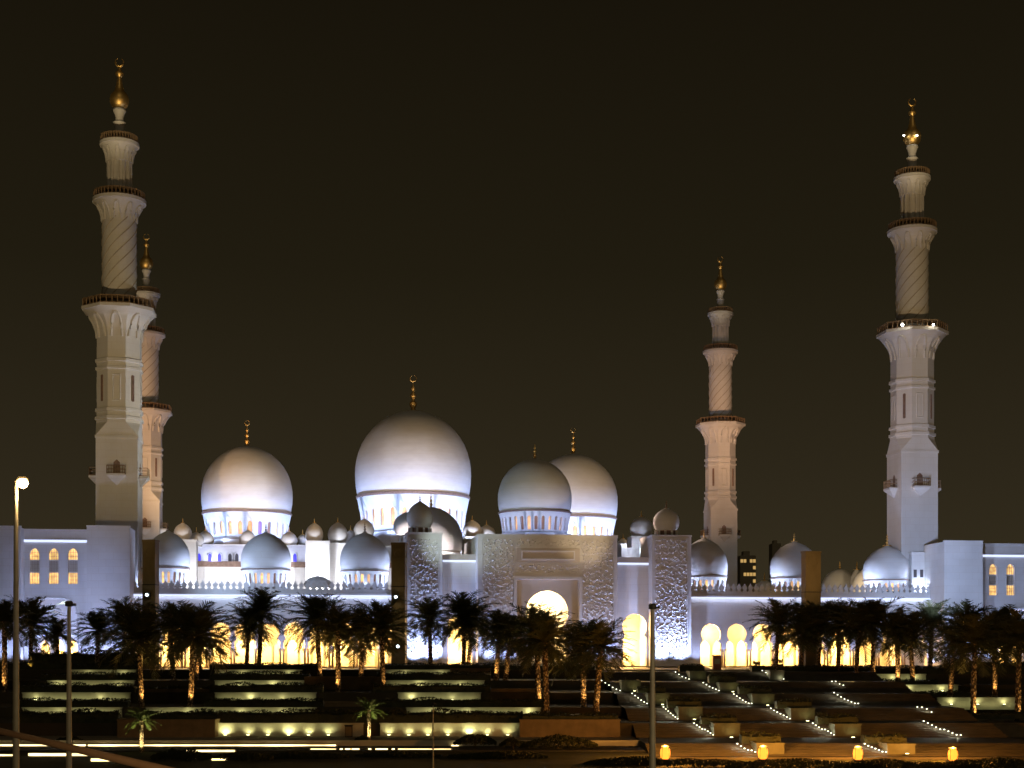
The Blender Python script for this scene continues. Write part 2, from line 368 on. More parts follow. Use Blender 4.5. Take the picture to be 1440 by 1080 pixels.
    f = MB().lathe([(.6, 97.95), (.9, 98.05), (1.35, 98.45), (1.62, 99.1), (1.66, 99.6), (1.52, 100.2), (1.2, 100.7), (.9, 101.0), (.72, 101.5), (.55, 102.2), (.40, 103.2), (.36, 103.5), (.70, 103.9), (.72, 104.2), (.34, 104.7), (.2, 105.4)], 24)
    pts = [(.72*math.sin(R(a)), 0, 106.15-.72*math.cos(R(a))) for a in range(-156, 157, 24)]
    f.tube(pts, [max(.3, 1-abs(i-6.5)/8)*.24 for i in range(len(pts))], 6)
    f.build('finial', GOLD, t, smooth=40)
    for z, sgn in ((33.3, 0),):
        for i in range(4):
            a = R(-90+90*i); c_, s_ = math.cos(a), math.sin(a)
            def T(x, d_, zz, c_=c_, s_=s_): return ((w+d_)*c_ - x*s_, (w+d_)*s_ + x*c_, zz)
            m = MB()
            A = [T(-1.55, 0, z), T(1.55, 0, z), T(1.55, 1.5, z), T(-1.55, 1.5, z)]; B = [(p[0], p[1], z-.35) for p in A]; tip = T(0, .02, z-1.9)
            m.add(A+B+[tip], [(0, 3, 2, 1), (0, 1, 5, 4), (1, 2, 6, 5), (2, 3, 7, 6), (3, 0, 4, 7), (4, 5, 8), (5, 6, 8), (6, 7, 8), (7, 4, 8)])
            bo = m.build('balcony', MINM, t); rl = MB()
            for zz in (z+.1, z+.75, z+1.4):
                rl.tube([T(-1.5, 0, zz), T(-1.5, 1.42, zz), T(1.5, 1.42, zz), T(1.5, 0, zz)], .07, 4)
            for x in [-1.5+.375*q for q in range(9)]: rl.tube([T(x, 1.42, z), T(x, 1.42, z+1.45)], .06, 4)
            rl.build('railing', RAIL, bo)
            MB().add([T(-.55, .02, z), T(.55, .02, z), T(.55, .02, z+2.1), T(0, .02, z+2.6), T(-.55, .02, z+2.1)], [(0, 1, 2, 3, 4)]).build('doorway', BAND, bo)
    return t
MIN_POS = [((-69.0, 260.0), 'tall white minaret at the left end of the front, standing behind the plain corner block'),
           ((75.4, 278.7), 'tall minaret nearest the right edge, with two bright lamps shining on its octagonal gallery'),
           ((-91.1, 368.6), 'farther pinkish minaret partly hidden behind the tall left front minaret'),
           ((54.9, 389.6), 'farther pinkish minaret standing alone just right of the carved entrance front')]
m0 = make_minaret(); KIDS = {}
minarets = []
for i, ((x, y), lab) in enumerate(MIN_POS):
    o = m0 if i == 0 else copy_tree(m0)
    o.location = (x, y, 0); o.rotation_euler = (0, 0, ANG); tag(o, lab, 'minaret', 'minarets round the courtyard'); minarets.append(o)
for (px, py), rr in (((1263, 461), .25), ((1306, 461), .2), ((1274.5, 184.5), .15), ((1293, 184.5), .15)):
    dx = AX(px, 275)-75.4; z = AZ(py, 274.5); dy = -6.75 if py > 300 else -2.0
    c_, s_ = math.cos(-ANG), math.sin(-ANG)
    MB().lathe([(rr*.4, z-rr), (rr, z-rr*.4), (rr, z+rr*.4), (rr*.4, z+rr)], 10, dx*c_-dy*s_, dx*s_+dy*c_).build('lamp', G_LAMP, minarets[1], smooth=60)

# ---------------------------------------------------------------- arcade wings
def merlons(par, u0, u1, v, z0, z1, pitch):
    """one continuous crest of lily shaped merlons"""
    n = max(1, round((u1-u0)/pitch)); p = (u1-u0)/n; pts = [(u0, z0-.5), (u1, z0-.5), (u1, z0)]; h = z1-z0
    sh = [(.44, 0), (.34, .08), (.22, .18), (.24, .26), (.40, .38), (.44, .50), (.36, .62), (.20, .74), (.13, .84), (.05, 1.0)]
    for i in range(n-1, -1, -1):
        c = u0+(i+.5)*p
        pts += [(c+x*p, z0+y*h) for x, y in sh] + [(c-x*p, z0+y*h) for x, y in reversed(sh)]
    pts.append((u0, z0))
    return MB().plate(pts, (), v, v+.35).build('parapet', MARBLE, par)
def column(par, u, v, z0, z1, r=.2, m=COL):
    p = [(r*1.7, z0), (r*1.7, z0+.25), (r*1.15, z0+.4), (r, z0+.6), (r*.92, z1-.75), (r*1.1, z1-.7), (r*1.0, z1-.6), (r*1.9, z1-.12), (r*2.0, z1)]
    return MB().lathe(p, 12, u, v).build('column', m, par, smooth=40)
def wing(label, pxa, pxb, vf, ztop, centers, r, zc, zcap, warm_n, warm_e, ycap, ystrip):
    u0, u1 = PU(pxa, vf), PU(pxb, vf); vb = vf+12
    t = mthing('arcade_wing', label, 'arcade', (u0+u1)/2, vf)
    us = [PU(c, vf) for c in centers]; us = [x for x in us if u0+r+.2 < x < u1-r-.2]
    out = [(u1, 0), (u1, ztop), (u0, ztop), (u0, 0)]
    cuts = []
    zp = zc - r*math.sin(R(42)); j = r*1.06
    first = True
    for i, c in enumerate(us):
        a = horseshoe(c, zcap, zc, r, 42, j)
        if i == 0: a[0] = (a[0][0], 0)
        if i == len(us)-1: a[-1] = (a[-1][0], 0)
        out += a
    m = MB().plate(out, (), vf, vf+1.0)
    m.build('wall', MARBLE, t)
    s = MB(); s.box(u0, u1, vb, vb+.6, 0, ztop); s.box(u0, u0+.5, vf+1.0, vb, 0, ztop-.6); s.box(u1-.5, u1, vf+1.0, vb, 0, ztop-.6)
    s.build('rear_wall', WALLM, t)
    MB().box(u0, u1, vf+1.0, vb, ztop-.6, ztop).build('roof', MARBLE, t)
    MB().box(u0+.5, u1-.5, vf+1.05, vb, -.31, -.02).build('floor', PAVE, t)
    # cornice with its light strip
    MB().box(u0, u1, vf-.35, vf-.003, ztop-.35, ztop+.02).build('cornice', MARBLE, t)
    MB().box(u0+.1, u1-.1, vf-.28, vf-.02, ztop-.58, ztop-.36).build('light_strip', G_STRIP, t)
    MB().box(u0, u1, vf-.2, vf+.4, ztop+.025, ztop+.62).build('parapet_base', MARBLE, t)
    l = bpy.data.lights.new('cornice_light', 'AREA'); l.shape = 'RECTANGLE'; l.size = u1-u0-.4; l.size_y = .12; l.energy = 5*(u1-u0); l.color = (.60, .68, 1)
    o = bpy.data.objects.new('cornice_light', l); col.objects.link(o); o.location = W((u0+u1)/2, vf-.34, ztop-.62); o.rotation_euler = (R(14), 0, ANG)
    merlons(t, u0, u1, vf-.1, ztop+.62, ztop+2.1, 1.05)
    for i in range(len(us)-1):
        c = (us[i]+us[i+1])/2
        column(t, c-.28, vf+.5, -.3, zcap, .19); column(t, c+.28, vf+.5, -.3, zcap, .19)
    inner = MB()                                  # second arcade of smaller arches inside
    o2 = [(u1-.5, -.1), (u1-.5, ztop-.6), (u0+.5, ztop-.6), (u0+.5, -.1)]
    for x in [u0+2.2+2.28*q for q in range(int((u1-u0-3)/2.28))]: o2 += pointed(x, -.1, 3.0, .92, 1.7, 6)
    inner.plate(o2, (), vf+6.5, vf+6.9).build('inner_arcade', WALLM, t)
    for q in range(warm_n):
        x = u0+(u1-u0)*(q+.5)/warm_n
        point(W(x, vf+3.5, 6.2), warm_e, WARM, .5, 'arcade_lamp'); point(W(x, vf+9.6, 5.2), warm_e*3.6, WARM, .5, 'arcade_lamp')
    return t, us
VW = -7.0
lw, lus = wing('long low white arcade left of the entrance, topped with a lily-shaped crest and round domes', 184, 573, VW, 12.75, [206+34.6*i for i in range(11)], 1.70, 5.9, 3.1, 6, 3000, 0, 0)
rw, rus = wing('low white arcade right of the carved entrance, with keyhole arches glowing yellow', 971, 1318, VW, 12.75, [1000+36.2*i for i in range(9)], 1.80, 5.75, 3.0, 5, 4600, 0, 0)
EW = (G_DRUMW, G_WARMW, G_DRUMW, G_DIMW, G_DIMW)
ed = []
for par, px, v, w_, yr, yt, yb, yf, lab in (
    (lw, 236, 0, 61, 799, 745, 825, 731, 'left dome of the arcade roof, half behind the dark pylon'), (lw, 374, -1, 70, 801, 747, 826, 732, 'middle dome of the arcade roof, white with dark finial'), (lw, 513, -1, 70, 803, 747, 826, 731, 'dome of the arcade roof nearest the entrance'),
    (rw, 990, -1, 66, 811, 755, 834, 742, 'dome partly hidden behind the carved tower'), (rw, 1117, -1, 68, 813, 760, 835, 745, 'dome half behind the golden pylon'), (rw, 1247.5, -1, 67, 816, 766, 836, 747, 'dome nearest the plain corner block')):
    d, u, Y, rad = pdome(par, px, v, w_, yr, yt, yb, yf, n=22, wz=(.18, .82), frac=.42, mats=EW, seg=48, label=lab, dark=par is lw, cres=False, prof=EP)
    ed.append((u, v, Y, rad, par))
    zb = 13.2
    MB().lathe([(rad*1.0, 12.75), (rad*1.0, zb+.35), (rad*.9, zb+.6)], 8, u, v, R(22.5)).build('plinth', MARBLE, par)
pdome(lw, 447, 3, 38, 826, 810, 0, 799, n=8, seg=32, ring=False, label='small low brown dome peeping over the crest', dark=True, cres=False)
pdome(lw, 196, 3.5, 30, 800, 762, 826, 752, n=12, seg=32, mats=(G_DIMW,), cres=False)

# ---------------------------------------------------------------- carved entrance front
VC, VT, VR = -14.0, -13.2, -10.2
up = lambda px, v=VC: PU(px, v)
ent = mthing('entrance_gatehouse', 'tall carved white entrance front with a big round arch glowing yellow and a dome above', 'gatehouse', up(770), VC)
u0, u1 = up(672), up(868); zt = 22.75
f0, f1 = up(727), up(814); fz = PZ(815, up(770), VC)
MB().plate([(u1, 0), (u1, zt), (u0, zt), (u0, 0), (f0, 0), (f0, fz), (f1, fz), (f1, 0)], (), VC, VC+1.0).build('wall', MARBLE, ent)
ac, ar, az = up(770.5), 3.72, PZ(861, up(770), VC)
inn = [(f1, 0), (f1, fz), (f0, fz), (f0, 0)] + horseshoe(ac, 0, az, ar, 46, 3.3, 28)
MB().plate(inn, (), VC+1.003, VC+1.8).build('arch_wall', PLAIN, ent)
s = MB(); s.box(u0, u0+1, VC+1.003, VC+26, 0, zt-.004); s.box(u1-1, u1, VC+1.003, VC+26, 0, zt-.004); s.box(u0+1.003, u1-1.003, VC+24, VC+26, 0, zt-.004); s.box(u0+1.003, u1-1.003, VC+1.81, VC+23.9, zt-1.2, zt-.01)
s.box(f0-1.5, f0-.5, VC+1.01, VC+9, 0, zt-1.3); s.box(f1+.5, f1+1.5, VC+1.01, VC+9, 0, zt-1.3)
s.build('side_wall', MARBLE, ent)
s = MB(); bo = [(f1+.49, 0), (f1+.49, 16), (f0-.49, 16), (f0-.49, 0)] + pointed(ac, 0, 6.5, 2.4, 3.4, 10)
s.plate(bo, (), VC+8, VC+8.6).build('inner_wall', WALLM, ent)
MB().box(f0-.49, f1+.49, VC+1.81, VC+9.0, 15.2, 15.8).build('ceiling', WALLM, ent)
def frame_(par, a, b, z0, z1, v, t_=.18, d=.14, name='frame', m=MARBLE):
    MB().plate([(a, z0), (b, z0), (b, z1), (a, z1)], [[(a+t_, z0+t_), (a+t_, z1-t_), (b-t_, z1-t_), (b-t_, z0+t_)]], v-d, v-.002).build(name, m, par)
def relief(par, pa, pb, ya, yb, v):
    a, b = PU(pa, v), PU(pb, v); z1, z0 = PZ(ya, a, v), max(.3, PZ(yb, a, v))
    rr = random.Random(int(pa*7+ya)); m = MB(); m.box(a, b, v-.05, v-.002, z0, z1)
    st_ = 1.12; nx = max(1, round((b-a)/st_)); nz = max(1, round((z1-z0)/st_)); sx_, sz_ = (b-a)/nx, (z1-z0)/nz
    for i in range(nx):
        for j in range(nz):
            cx, cz = a+(i+.5)*sx_+rr.uniform(-.16, .16), z0+(j+.5)*sz_+rr.uniform(-.16, .16); hd = 1 if (i+j) % 2 else -1; a0 = rr.uniform(0, 6.28); R0 = .5*min(1.15, min(sx_, sz_)*1.08); pts = []; rd = []
            for q in range(17):
                t_ = q/16; an = a0+hd*t_*8.2; r_ = R0*(1.0-.84*t_)
                x_, z_ = cx+r_*math.cos(an), cz+r_*math.sin(an); x_ = min(b-.08, max(a+.08, x_)); z_ = min(z1-.08, max(z0+.08, z_)); pts.append((x_, v-.08, z_)); rd.append(.09*(1-.45*t_))
            m.tube(pts, rd, 5)
            for q in range(4):                        # leaves springing from the scroll
                an = a0+hd*(.4+q*1.25); r_ = R0*(1.0-.84*(.4+q*1.25)/8.2); px_, pz_ = cx+r_*math.cos(an), cz+r_*math.sin(an); an2 = an+hd*.7
                tx, tz = px_+.34*math.cos(an2), pz_+.34*math.sin(an2); tx = min(b-.06, max(a+.06, tx)); tz = min(z1-.06, max(z0+.06, tz)); px_ = min(b-.06, max(a+.06, px_)); pz_ = min(z1-.06, max(z0+.06, pz_))
                m.tube([(px_, v-.07, pz_), ((px_+tx)/2, v-.18, (pz_+tz)/2), (tx, v-.06, tz)], [.06, .14, .02], 5)
    m.build('carved_panel', CARVE, par, smooth=50)
    frame_(par, a-.22, b+.22, z0-.22, z1+.22, v, .18, .12)
relief(ent, 679, 722, 758, 938, VC); relief(ent, 819, 862, 760, 938, VC)
relief(ent, 726, 815, 757, 768, VC); relief(ent, 726, 815, 793, 806, VC)
frame_(ent, f0-.55, f1+.55, .3, fz+.5, VC, .5, .32, 'arch_frame')
a, b = up(726), up(815); MB().box(a, b, VC-.25, VC-.003, PZ(790, a, VC), PZ(771, a, VC)).build('inscription_panel', PLAIN, ent)
frame_(ent, up(733), up(808), PZ(787, a, VC), PZ(774, a, VC), VC-.25, .2, .18)
MB().box(u0-.1, u1+.1, VC-.12, VC-.004, zt-.5, zt+.03).build('coping', MARBLE, ent)
d, du, dY, drad = pdome(ent, 752, 2, 104, 721, 645, 752, 619, n=30, wz=(.14, .80), frac=.46, mats=(G_DIMW, G_DRUMW, G_DIMW, G_DIMW, G_DRUMW), seg=64, label='smooth white dome right above the main arch', cres=False)
dz0 = AZ(752, dY); MB().lathe([(drad*1.02, zt-.5), (drad*1.02, dz0-.02), (drad*.9, dz0)], 8, du, 2, R(22.5)).build('plinth', MARBLE, ent)
for (pa, pb, pd, yt, lab) in ((572, 622, 590.5, 705, 'left'), (917, 972, 937, 714, 'right')):
    a, b = PU(pa, VT), PU(pb, VT); t = MB().box(a, b, VT, VT+10, 0, zt-.05).build('tower', MARBLE, ent)
    relief(t.parent, pa+4, pb-6, 758, 930, VT)
    MB().box(a-.1, b+.1, VT-.1, VT+10.1, zt-.04, zt+.25).build('coping', MARBLE, ent)
    u = PU(pd, VT+4.5); Y = YY(u, VT+4.5); rad = 18.6*Y/F; zb = zt+.25
    dd = MB().lathe([(rad*r, zb+1.1+(AZ(yt, Y)-zb-1.1)*h) for r, h in OP], 40, u, VT+4.5).build('dome', DOMEM, ent, smooth=40)
    MB().lathe([(rad*.70, zb), (rad*.70, zb+1.2)], 24, u, VT+4.5).build('drum', BAND, dd, smooth=30)
    for q in range(10):
        an = 2*math.pi*q/10; MB().tube([(u+rad*.82*math.cos(an), VT+4.5+rad*.82*math.sin(an), zb), (u+rad*.82*math.cos(an), VT+4.5+rad*.82*math.sin(an), zb+1.2)], .2, 8).build('colonnette', MARBLE, dd)
    finial(dd, u, VT+4.5, AZ(yt, Y)-.05, 1.6, .16, dark=True, crescent=False)
for (pa, pb, pc) in ((622, 672, 647), (868, 917, 892.5)):
    a, b = PU(pa, VR)+.02, PU(pb, VR)-.02; c = PU(pc, VR); zr = PZ(780 if pa < 700 else 784, c, VR)
    zc = PZ(881, c, VR); r = 2.2
    MB().plate([(b, 0), (b, zr), (a, zr), (a, 0)] + horseshoe(c, 0, zc, r, 42, r*.95, 22), (), VR, VR+.9).build('link_wall', MARBLE, ent)
    MB().box(a, b, VR-.3, VR-.004, zr-.95, zr+.03).build('cornice', PLAIN, ent)
    MB().box(a+.05, b-.05, VR-.24, VR-.02, zr-1.25, zr-.96).build('light_strip', G_STRIP, ent)
    s = MB(); s.box(a, b, VR+8, VR+8.5, 0, zr-.1); s.box(a, b, VR+.905, VR+7.99, zr-.5, zr-.1); s.build('rear_wall', WALLM, ent)
    point(W(c, VR+3.0, 6.0), 6000, WARM, .6, 'porch_lamp'); point(W(c, VR+5.5, 2.6), 4500, WARM, .5, 'porch_lamp')
point(W(ac, VC+4.6, 11.5), 9000, (1, .72, .38), .8, 'porch_lamp'); point(W(ac-1.5, VC+4.0, 4), 3800, WARM, .8, 'porch_lamp')
pdome(ent, 606, 12, 89, 776, 713, 792, 690, n=20, seg=64, label='broad pale dome behind the left carved tower', mats=(G_DRUMW,), ring=False, cres=False)
pdome(ent, 571, 8, 36, 752, 720, 0, 712, n=12, seg=40, ring=False, prof=OP, label='small round dome half behind the tower dome', cres=False)
for px, w_, yt, yb in ((902, 33, 726, 753),):
    onion(ent, px, 6, w_, yt, yb, yt-10); u = PU(px, 6); MB().box(u-2.3, u+2.3, 4, 8.3, 12, PZ(yb+2, u, 6)).build('pier', MARBLE, ent)
a, b = PU(652, 12), PU(674, 12); MB().box(a, b, 12, 16, 12, PZ(757, a, 12)).build('pier', MARBLE, ent)
spot(W((a+b)/2+.6, 7.5, 20.8), W((a+b)/2, 12, 23.5), 2600, (.75, .80, 1), 120, .9, .4, 'roof_floodlight')
a, b = PU(874, 4), PU(905, 4); MB().box(a, b, 4, 8, 12, PZ(770, a, 4)).build('pier', MARBLE, ent)
a, b = PU(905, 2), PU(918, 2); MB().box(a, b, 0, 4, 12, PZ(755, a, 2)).build('pier', MARBLE, ent)

# ---------------------------------------------------------------- gate pavilions at both ends
def pavilion(label, pcl, pcr, win, pa, pb, ytop, ystrip, wy, arch, blocks, ylow):
    VG = -9.5
    a, b = PU(pcl, VG), PU(pcr, VG); t = mthing('gate_pavilion', label, 'gate building', (a+b)/2, VG)
    zt = PZ(ytop, (a+b)/2, VG); holes = []; wins = []
    for w_ in win:
        c = PU(w_, VG); z0, z1 = PZ(wy[1], c, VG), PZ(wy[0], c, VG); hw = .78
        o = pointed(c, z0, z1-1.05, hw, 1.05, 8); holes.append(list(reversed(o))); wins.append((c, z0, z1, hw))
    c = PU(arch[0], VG); hw = arch[1]*YY(c, VG)/F; zk = PZ(arch[2], c, VG)
    out = [(b, 0), (b, zt), (a, zt), (a, 0)] + pointed(c, 0, zk-hw*.82, hw, hw*.82, 14)
    MB().plate(out, holes, VG, VG+.9).build('wall', MARBLE, t)
    for (x, z0, z1, hw_) in wins:
        o = pointed(x, z0, z1-1.05, hw_, 1.05, 8); o2 = pointed(x, z0-.15, z1-1.05, hw_+.16, 1.2, 8)
        f = MB().plate(o2, [list(reversed(o))], VG-.1, VG-.003).build('window', MARBLE, t)
        la = MB()
        for q in range(1, 4): la.box(x-hw_+hw_*q/2-.035, x-hw_+hw_*q/2+.035, VG+.40, VG+.46, z0, z1-.25)
        for q in range(1, 9): la.box(x-hw_, x+hw_, VG+.465, VG+.495, z0+(z1-z0)*q/9-.03, z0+(z1-z0)*q/9+.03)
        la.build('lattice', PLAIN2, f)
        zq, zq2 = z1-2.0, z0+(z1-z0)*.33
        MB().box(x-hw_-.1, x+hw_+.1, VG+.5, VG+.55, zq, z1+.1).build('upper_pane', G_WARMW, f)
        MB().box(x-hw_-.1, x+hw_+.1, VG+.5, VG+.55, zq2, zq-.02).build('middle_pane', PLAIN, f)
        MB().box(x-hw_-.1, x+hw_+.1, VG+.5, VG+.55, z0-.1, zq2-.02).build('lower_pane', G_WARMW, f)
        MB().box(x-hw_-.01, x+hw_+.01, VG+.35, VG+.49, zq-.1, zq+.1).build('transom', MARBLE, f)
        MB().box(x-hw_-.01, x+hw_+.01, VG+.35, VG+.49, zq2-.1, zq2+.1).build('transom', MARBLE, f)
    zs = PZ(ystrip, (a+b)/2, VG)
    MB().box(a, b, VG-.25, VG-.003, zs+.2, zs+.45).build('cornice', MARBLE, t)
    MB().box(a+.1, b-.1, VG-.2, VG-.01, zs-.16, zs+.19).build('light_strip', G_STRIP, t)
    MB().box(a-.05, b+.05, VG-.15, VG+1.2, zt+.005, zt+.35).build('coping', MARBLE, t)
    o = [(b, 0), (b, zt-.2), (a, zt-.2), (a, 0)]
    for q in (-.62, 0, .62): o += pointed(c+q*hw, 0, 3.0, .75, 1.6, 8)
    MB().plate(o, (), VG+5, VG+5.5).build('inner_wall', MARBLE, t)
    s = MB(); s.box(a, b, VG+10, VG+10.5, 0, zt-.2); s.box(a, b, VG+.905, VG+4.99, zt-.6, zt-.15); s.box(a, b, VG+5.6, VG+9.99, 7, 7.4); s.build('rear_wall', WALLM, t)
    point(W(c, VG+7.8, 3), 6000, WARM, .5, 'gate_lamp')
    for q in (-.75, 0, .75): spot(W(c+q*hw, VG+1.5, .2), W(c+q*hw, VG+2.6, 9), 1300, COOL, 120, .6, .2)
    ub = MB().tube(pointed(c, 0, zk-hw*.82, hw+.2, hw*.82+.2, 14) and [(x, VG-.05, z) for x, z in pointed(c, 0, zk-hw*.82, hw+.2, hw*.82+.2, 14)], .2, 6).build('arch_moulding', MARBLE, t)
    for (p0, p1, yt, vf, dep) in blocks:
        x0, x1 = PU(p0, vf), PU(p1, vf); z = PZ(yt, (x0+x1)/2, vf)
        MB().box(x0, x1, vf, vf+dep, 0, z).build('corner_block', MARBLE, t)
        MB().box(x0-.06, x1+.06, vf-.06, vf+.5, z+.004, z+.25).build('coping', MARBLE, t)
    return t
pl = pavilion('white gate building at the left edge with three tall lit windows over a wide arch', 28, 123, (48.5, 75.5, 102.5), 0, 0, 747, 761, (771, 821), (76, 31, 842), ((122, 182.5, 741, -12.5, 7.5), (-60, 29, 741, -12.5, 7.5)), 0)
pr = pavilion('white gate building at the right edge with arched windows beside a plain corner block', 1381, 1478, (1396.5, 1421, 1446), 0, 0, 767, 782, (793, 837), (1428, 30, 857), ((1328, 1382, 762, -13.5, 9), (1477, 1540, 762, -13.5, 9)), 0)
a, b = PU(1282.5, -5), PU(1328, -13.5)-.02; z_ = PZ(778, a, -5); MB().box(a, b, -4.9, -3.7, 12.76, z_).build('rear_block', MARBLE, pr)
MB().box(a-.1, b, -5.0, -3.6, z_+.004, z_+.3).build('coping', MARBLE, pr)
for q, px in enumerate((1287, 1296)):
    u = PU(px, -4.9); MB().box(u-.3, u+.3, -4.93, -4.903, PZ(812, u, -4.9), PZ(801, u, -4.9)).build('window', G_DARKW, pr)

# ---------------------------------------------------------------- prayer hall beyond the courtyard
VH = 113.0
ph = mthing('prayer_hall', 'great floodlit white prayer hall beyond the courtyard, crowned by three huge pale domes', 'prayer hall', PU(580, VH), VH)
a, b = PU(192, VH), PU(952, VH); z1 = PZ(795, PU(400, VH), VH); z2 = PZ(767, PU(350, VH+6), VH+6)
MB().box(a, b, VH, VH+72, 0, z1).build('lower_wall', MARBLE, ph)
MB().box(a+4, b-4, VH+6, VH+70, z1+.01, z2).build('upper_wall', MARBLE, ph)
MB().box(a, b, VH-.3, VH-.01, z1-.5, z1+.9).build('balustrade', BAND, ph)
MB().box(a+3.8, b-3.8, VH+5.6, VH+5.99, z2-.5, z2+.2).build('coping', MARBLE, ph)
for i, px in enumerate((280, 295, 308.6, 323.5, 333, 414.7, 469.5, 500, 630, 640, 655, 668, 883, 893)):
    v = VH+5.95; u = PU(px, v); z0 = PZ(790, u, v); zz = PZ(778, u, v)
    w = pointed(u, z0, zz-.8, .45, .8, 6); MB().plate(w, (), v-.1, v+.04).build('window', G_BLUE if i in (0, 1, 2, 5, 6) else G_DARKW, ph)
    o = pointed(u, z0-.1, zz-.8, .62, 1.0, 6); MB().plate(o, [list(reversed(w))], v-.22, v+.03).build('window_frame', MARBLE, ph)
big = []
for px, v, w_, yr, yt, yb, yf, n, mats, lab in (
    (347.5, 138, 127, 722, 627, 760, 590, 26, (G_DRUMW, G_DRUMW, G_DRUMW, G_PURW, G_DIMW, G_DRUMW), 'great dome on the left, with violet and amber drum windows'),
    (581, 146, 163, 699, 577, 751, 526, 28, (G_DRUMW,), 'largest dome, in the middle, with a tall golden crescent finial'),
    (806, 150, 125, 729, 638, 765, 600, 26, (G_DRUMW,), 'great dome on the right, half behind the entrance dome')):
    d, u, Y, rad = pdome(ph, px, v, w_, yr, yt, yb, yf, n=n, wz=(.14, .66), frac=.42, mats=mats, seg=96, label=lab)
    big.append((u, v, Y, rad, AZ(yb, Y), AZ(yr, Y)))
    zb = AZ(yb, Y); MB().lathe([(rad*1.16, z2-.5), (rad*1.16, zb-.6), (rad*1.05, zb-.02)], 8, u, v, R(22.5)).build('plinth', MARBLE, ph)
for px, v, w_, yt, yb, pier in ((257, VH-2, 25, 735, 759, (240, 276, 761)), (276, VH+2, 22, 748, 766, None), (289, VH+8, 24, 746, 767, None), (348.5, VH+9, 23, 745, 768, None), (406.5, VH+8, 23, 747, 768, None), (425.5, VH+9, 15, 751, 765, None),
                        (442, VH-4, 25, 735, 762, (430, 463, 763)), (475, VH+1, 28, 734, 763, (463, 492, 766)), (493, VH+12, 16, 745, 764, None), (512, VH+2, 29, 729, 757, (498, 530, 760)),
                        (664, VH-2, 26, 731, 755, (655, 674, 757)), (684, VH+2, 25, 738, 757, None), (876, VH+3, 17, 757, 772, None), (893, VH-3, 16, 760, 767, (874, 905, 767))):
    onion(ph, px, v, w_, yt, yb, yt-8)
    if pier:
        x0, x1 = PU(pier[0], v-2.6), PU(pier[1], v-2.6); zz = PZ(pier[2], x0, v)
        MB().box(x0, x1, v-2.6, v+3, 0, zz).build('pier', MARBLE, ph); MB().box(x0-.15, x1+.15, v-2.75, v+3.1, zz+.004, zz+.3).build('coping', MARBLE, ph)

# right-hand arcade of the courtyard
ca = mthing('courtyard_arcade', 'farther side arcade whose pinkish domes rise over the right crest', 'arcade', PU(1181, 60), 60)
x = PU(1181, 60); MB().box(x-6, x+6, 8, 105, 0, 13.0).build('wall', MARBLE, ca)
for px, v, w_, yt, yr in ((1181, 62, 53, 800, 842), (1226, 40, 56, 796, 843), (1205, 50, 20, 800, 838), (1075, 98, 32, 816, 842), (1100, 90, 18, 822, 842)):
    pdome(ca, px, v, w_, yr, yt, 0, yt-14, n=12, seg=40, ring=False, cres=False)

# ---------------------------------------------------------------- architectural lighting
for q in range(11):                              # uplights along the foot of the left arcade and the right arcade
    u = PU(190+36*q, VW); spot(W(u, VW-2.2, .2), W(u, VW+.3, 8.5), 1000, COOL, 105, .9, .15, 'facade_uplight')
for q in range(10):
    u = PU(980+36*q, VW); spot(W(u, VW-2.2, .2), W(u, VW+.3, 8.5), 1000, COOL, 105, .9, .15, 'facade_uplight')
for px, v, e_ in ((583, VT, 9000), (608, VT, 9000), (632, VR, 900), (661, VR, 900), (690, VC, 3600), (712, VC, 3600), (830, VC, 3600), (852, VC, 3600), (875, VR, 700), (908, VR, 700), (930, VT, 7500), (957, VT, 7500)):
    u = PU(px, v); spot(W(u, v-2.6, .2), W(u, v+.2, 9.5), e_, COOL, 110, .9, .15, 'facade_uplight')
for px, v in ((8, -12.5), (40, -9.5), (112, -9.5), (137, -12.5), (168, -12.5), (1340, -13.5), (1368, -13.5), (1392, -9.5), (1452, -9.5)):
    u = PU(px, v); spot(W(u, v-2.6, .2), W(u, v+.2, 10), 1500, COOL, 110, .9, .15, 'facade_uplight')
def dring(u, v, rad, z, n, dist, e_, c, up_, deg=110, a0=-175, a1=-5):
    for i in range(n):
        a = R(a0+(a1-a0)*i/(n-1)); x, y = u+rad*dist*math.cos(a), v+rad*dist*math.sin(a)
        spot(W(x, y, z), W(u+rad*.75*math.cos(a), v+rad*.75*math.sin(a), z+up_), e_, c, deg, 1, .3, 'dome_floodlight')
for (u, v, Y, rad, zb, zr) in big:
    dring(u, v, rad, zb-1.0, 9, 1.36, 4000*(rad/12)**2, (.40, .54, 1.0), rad*.7, 130)
    dring(u, v, rad, zb-3.0, 5, 2.4, 1700*(rad/12)**2, (.56, .64, 1.0), rad*1.2, 90)
for (u, v, Y, rad, par) in ed:
    for dx, dv, e_ in ((-1.75*rad, -1.5, 2200), (1.75*rad, -1.5, 3600), (-1.25*rad, -4.6, 900), (1.25*rad, -4.6, 1400), (0, -5.2, 260)):
        spot(W(u+dx, max(v+dv, -5.9), 13.5), W(u+dx*.35, v+dv*.4, 18.5), e_, (.50, .62, 1), 115, 1, .25, 'dome_floodlight')
dring(du, 2, drad, zt+.4, 6, 1.5, 900, COOL, drad*1.0, 120)
for px in (250, 300, 350, 400, 450, 500, 620, 660, 890):   # courtyard floods on the prayer hall
    u = PU(px, VH-12); spot(W(u, VH-14, 15), W(u, VH, 23), 9000, (.9, .9, 1.0), 110, .9, .4, 'courtyard_flood_and_fill')
    u = PU(px, VH+4); spot(W(u, VH+2.4, z1+.3), W(u, VH+5.5, z1+4), 2400, (.62, .68, 1), 140, .9, .2, 'courtyard_flood_and_fill')
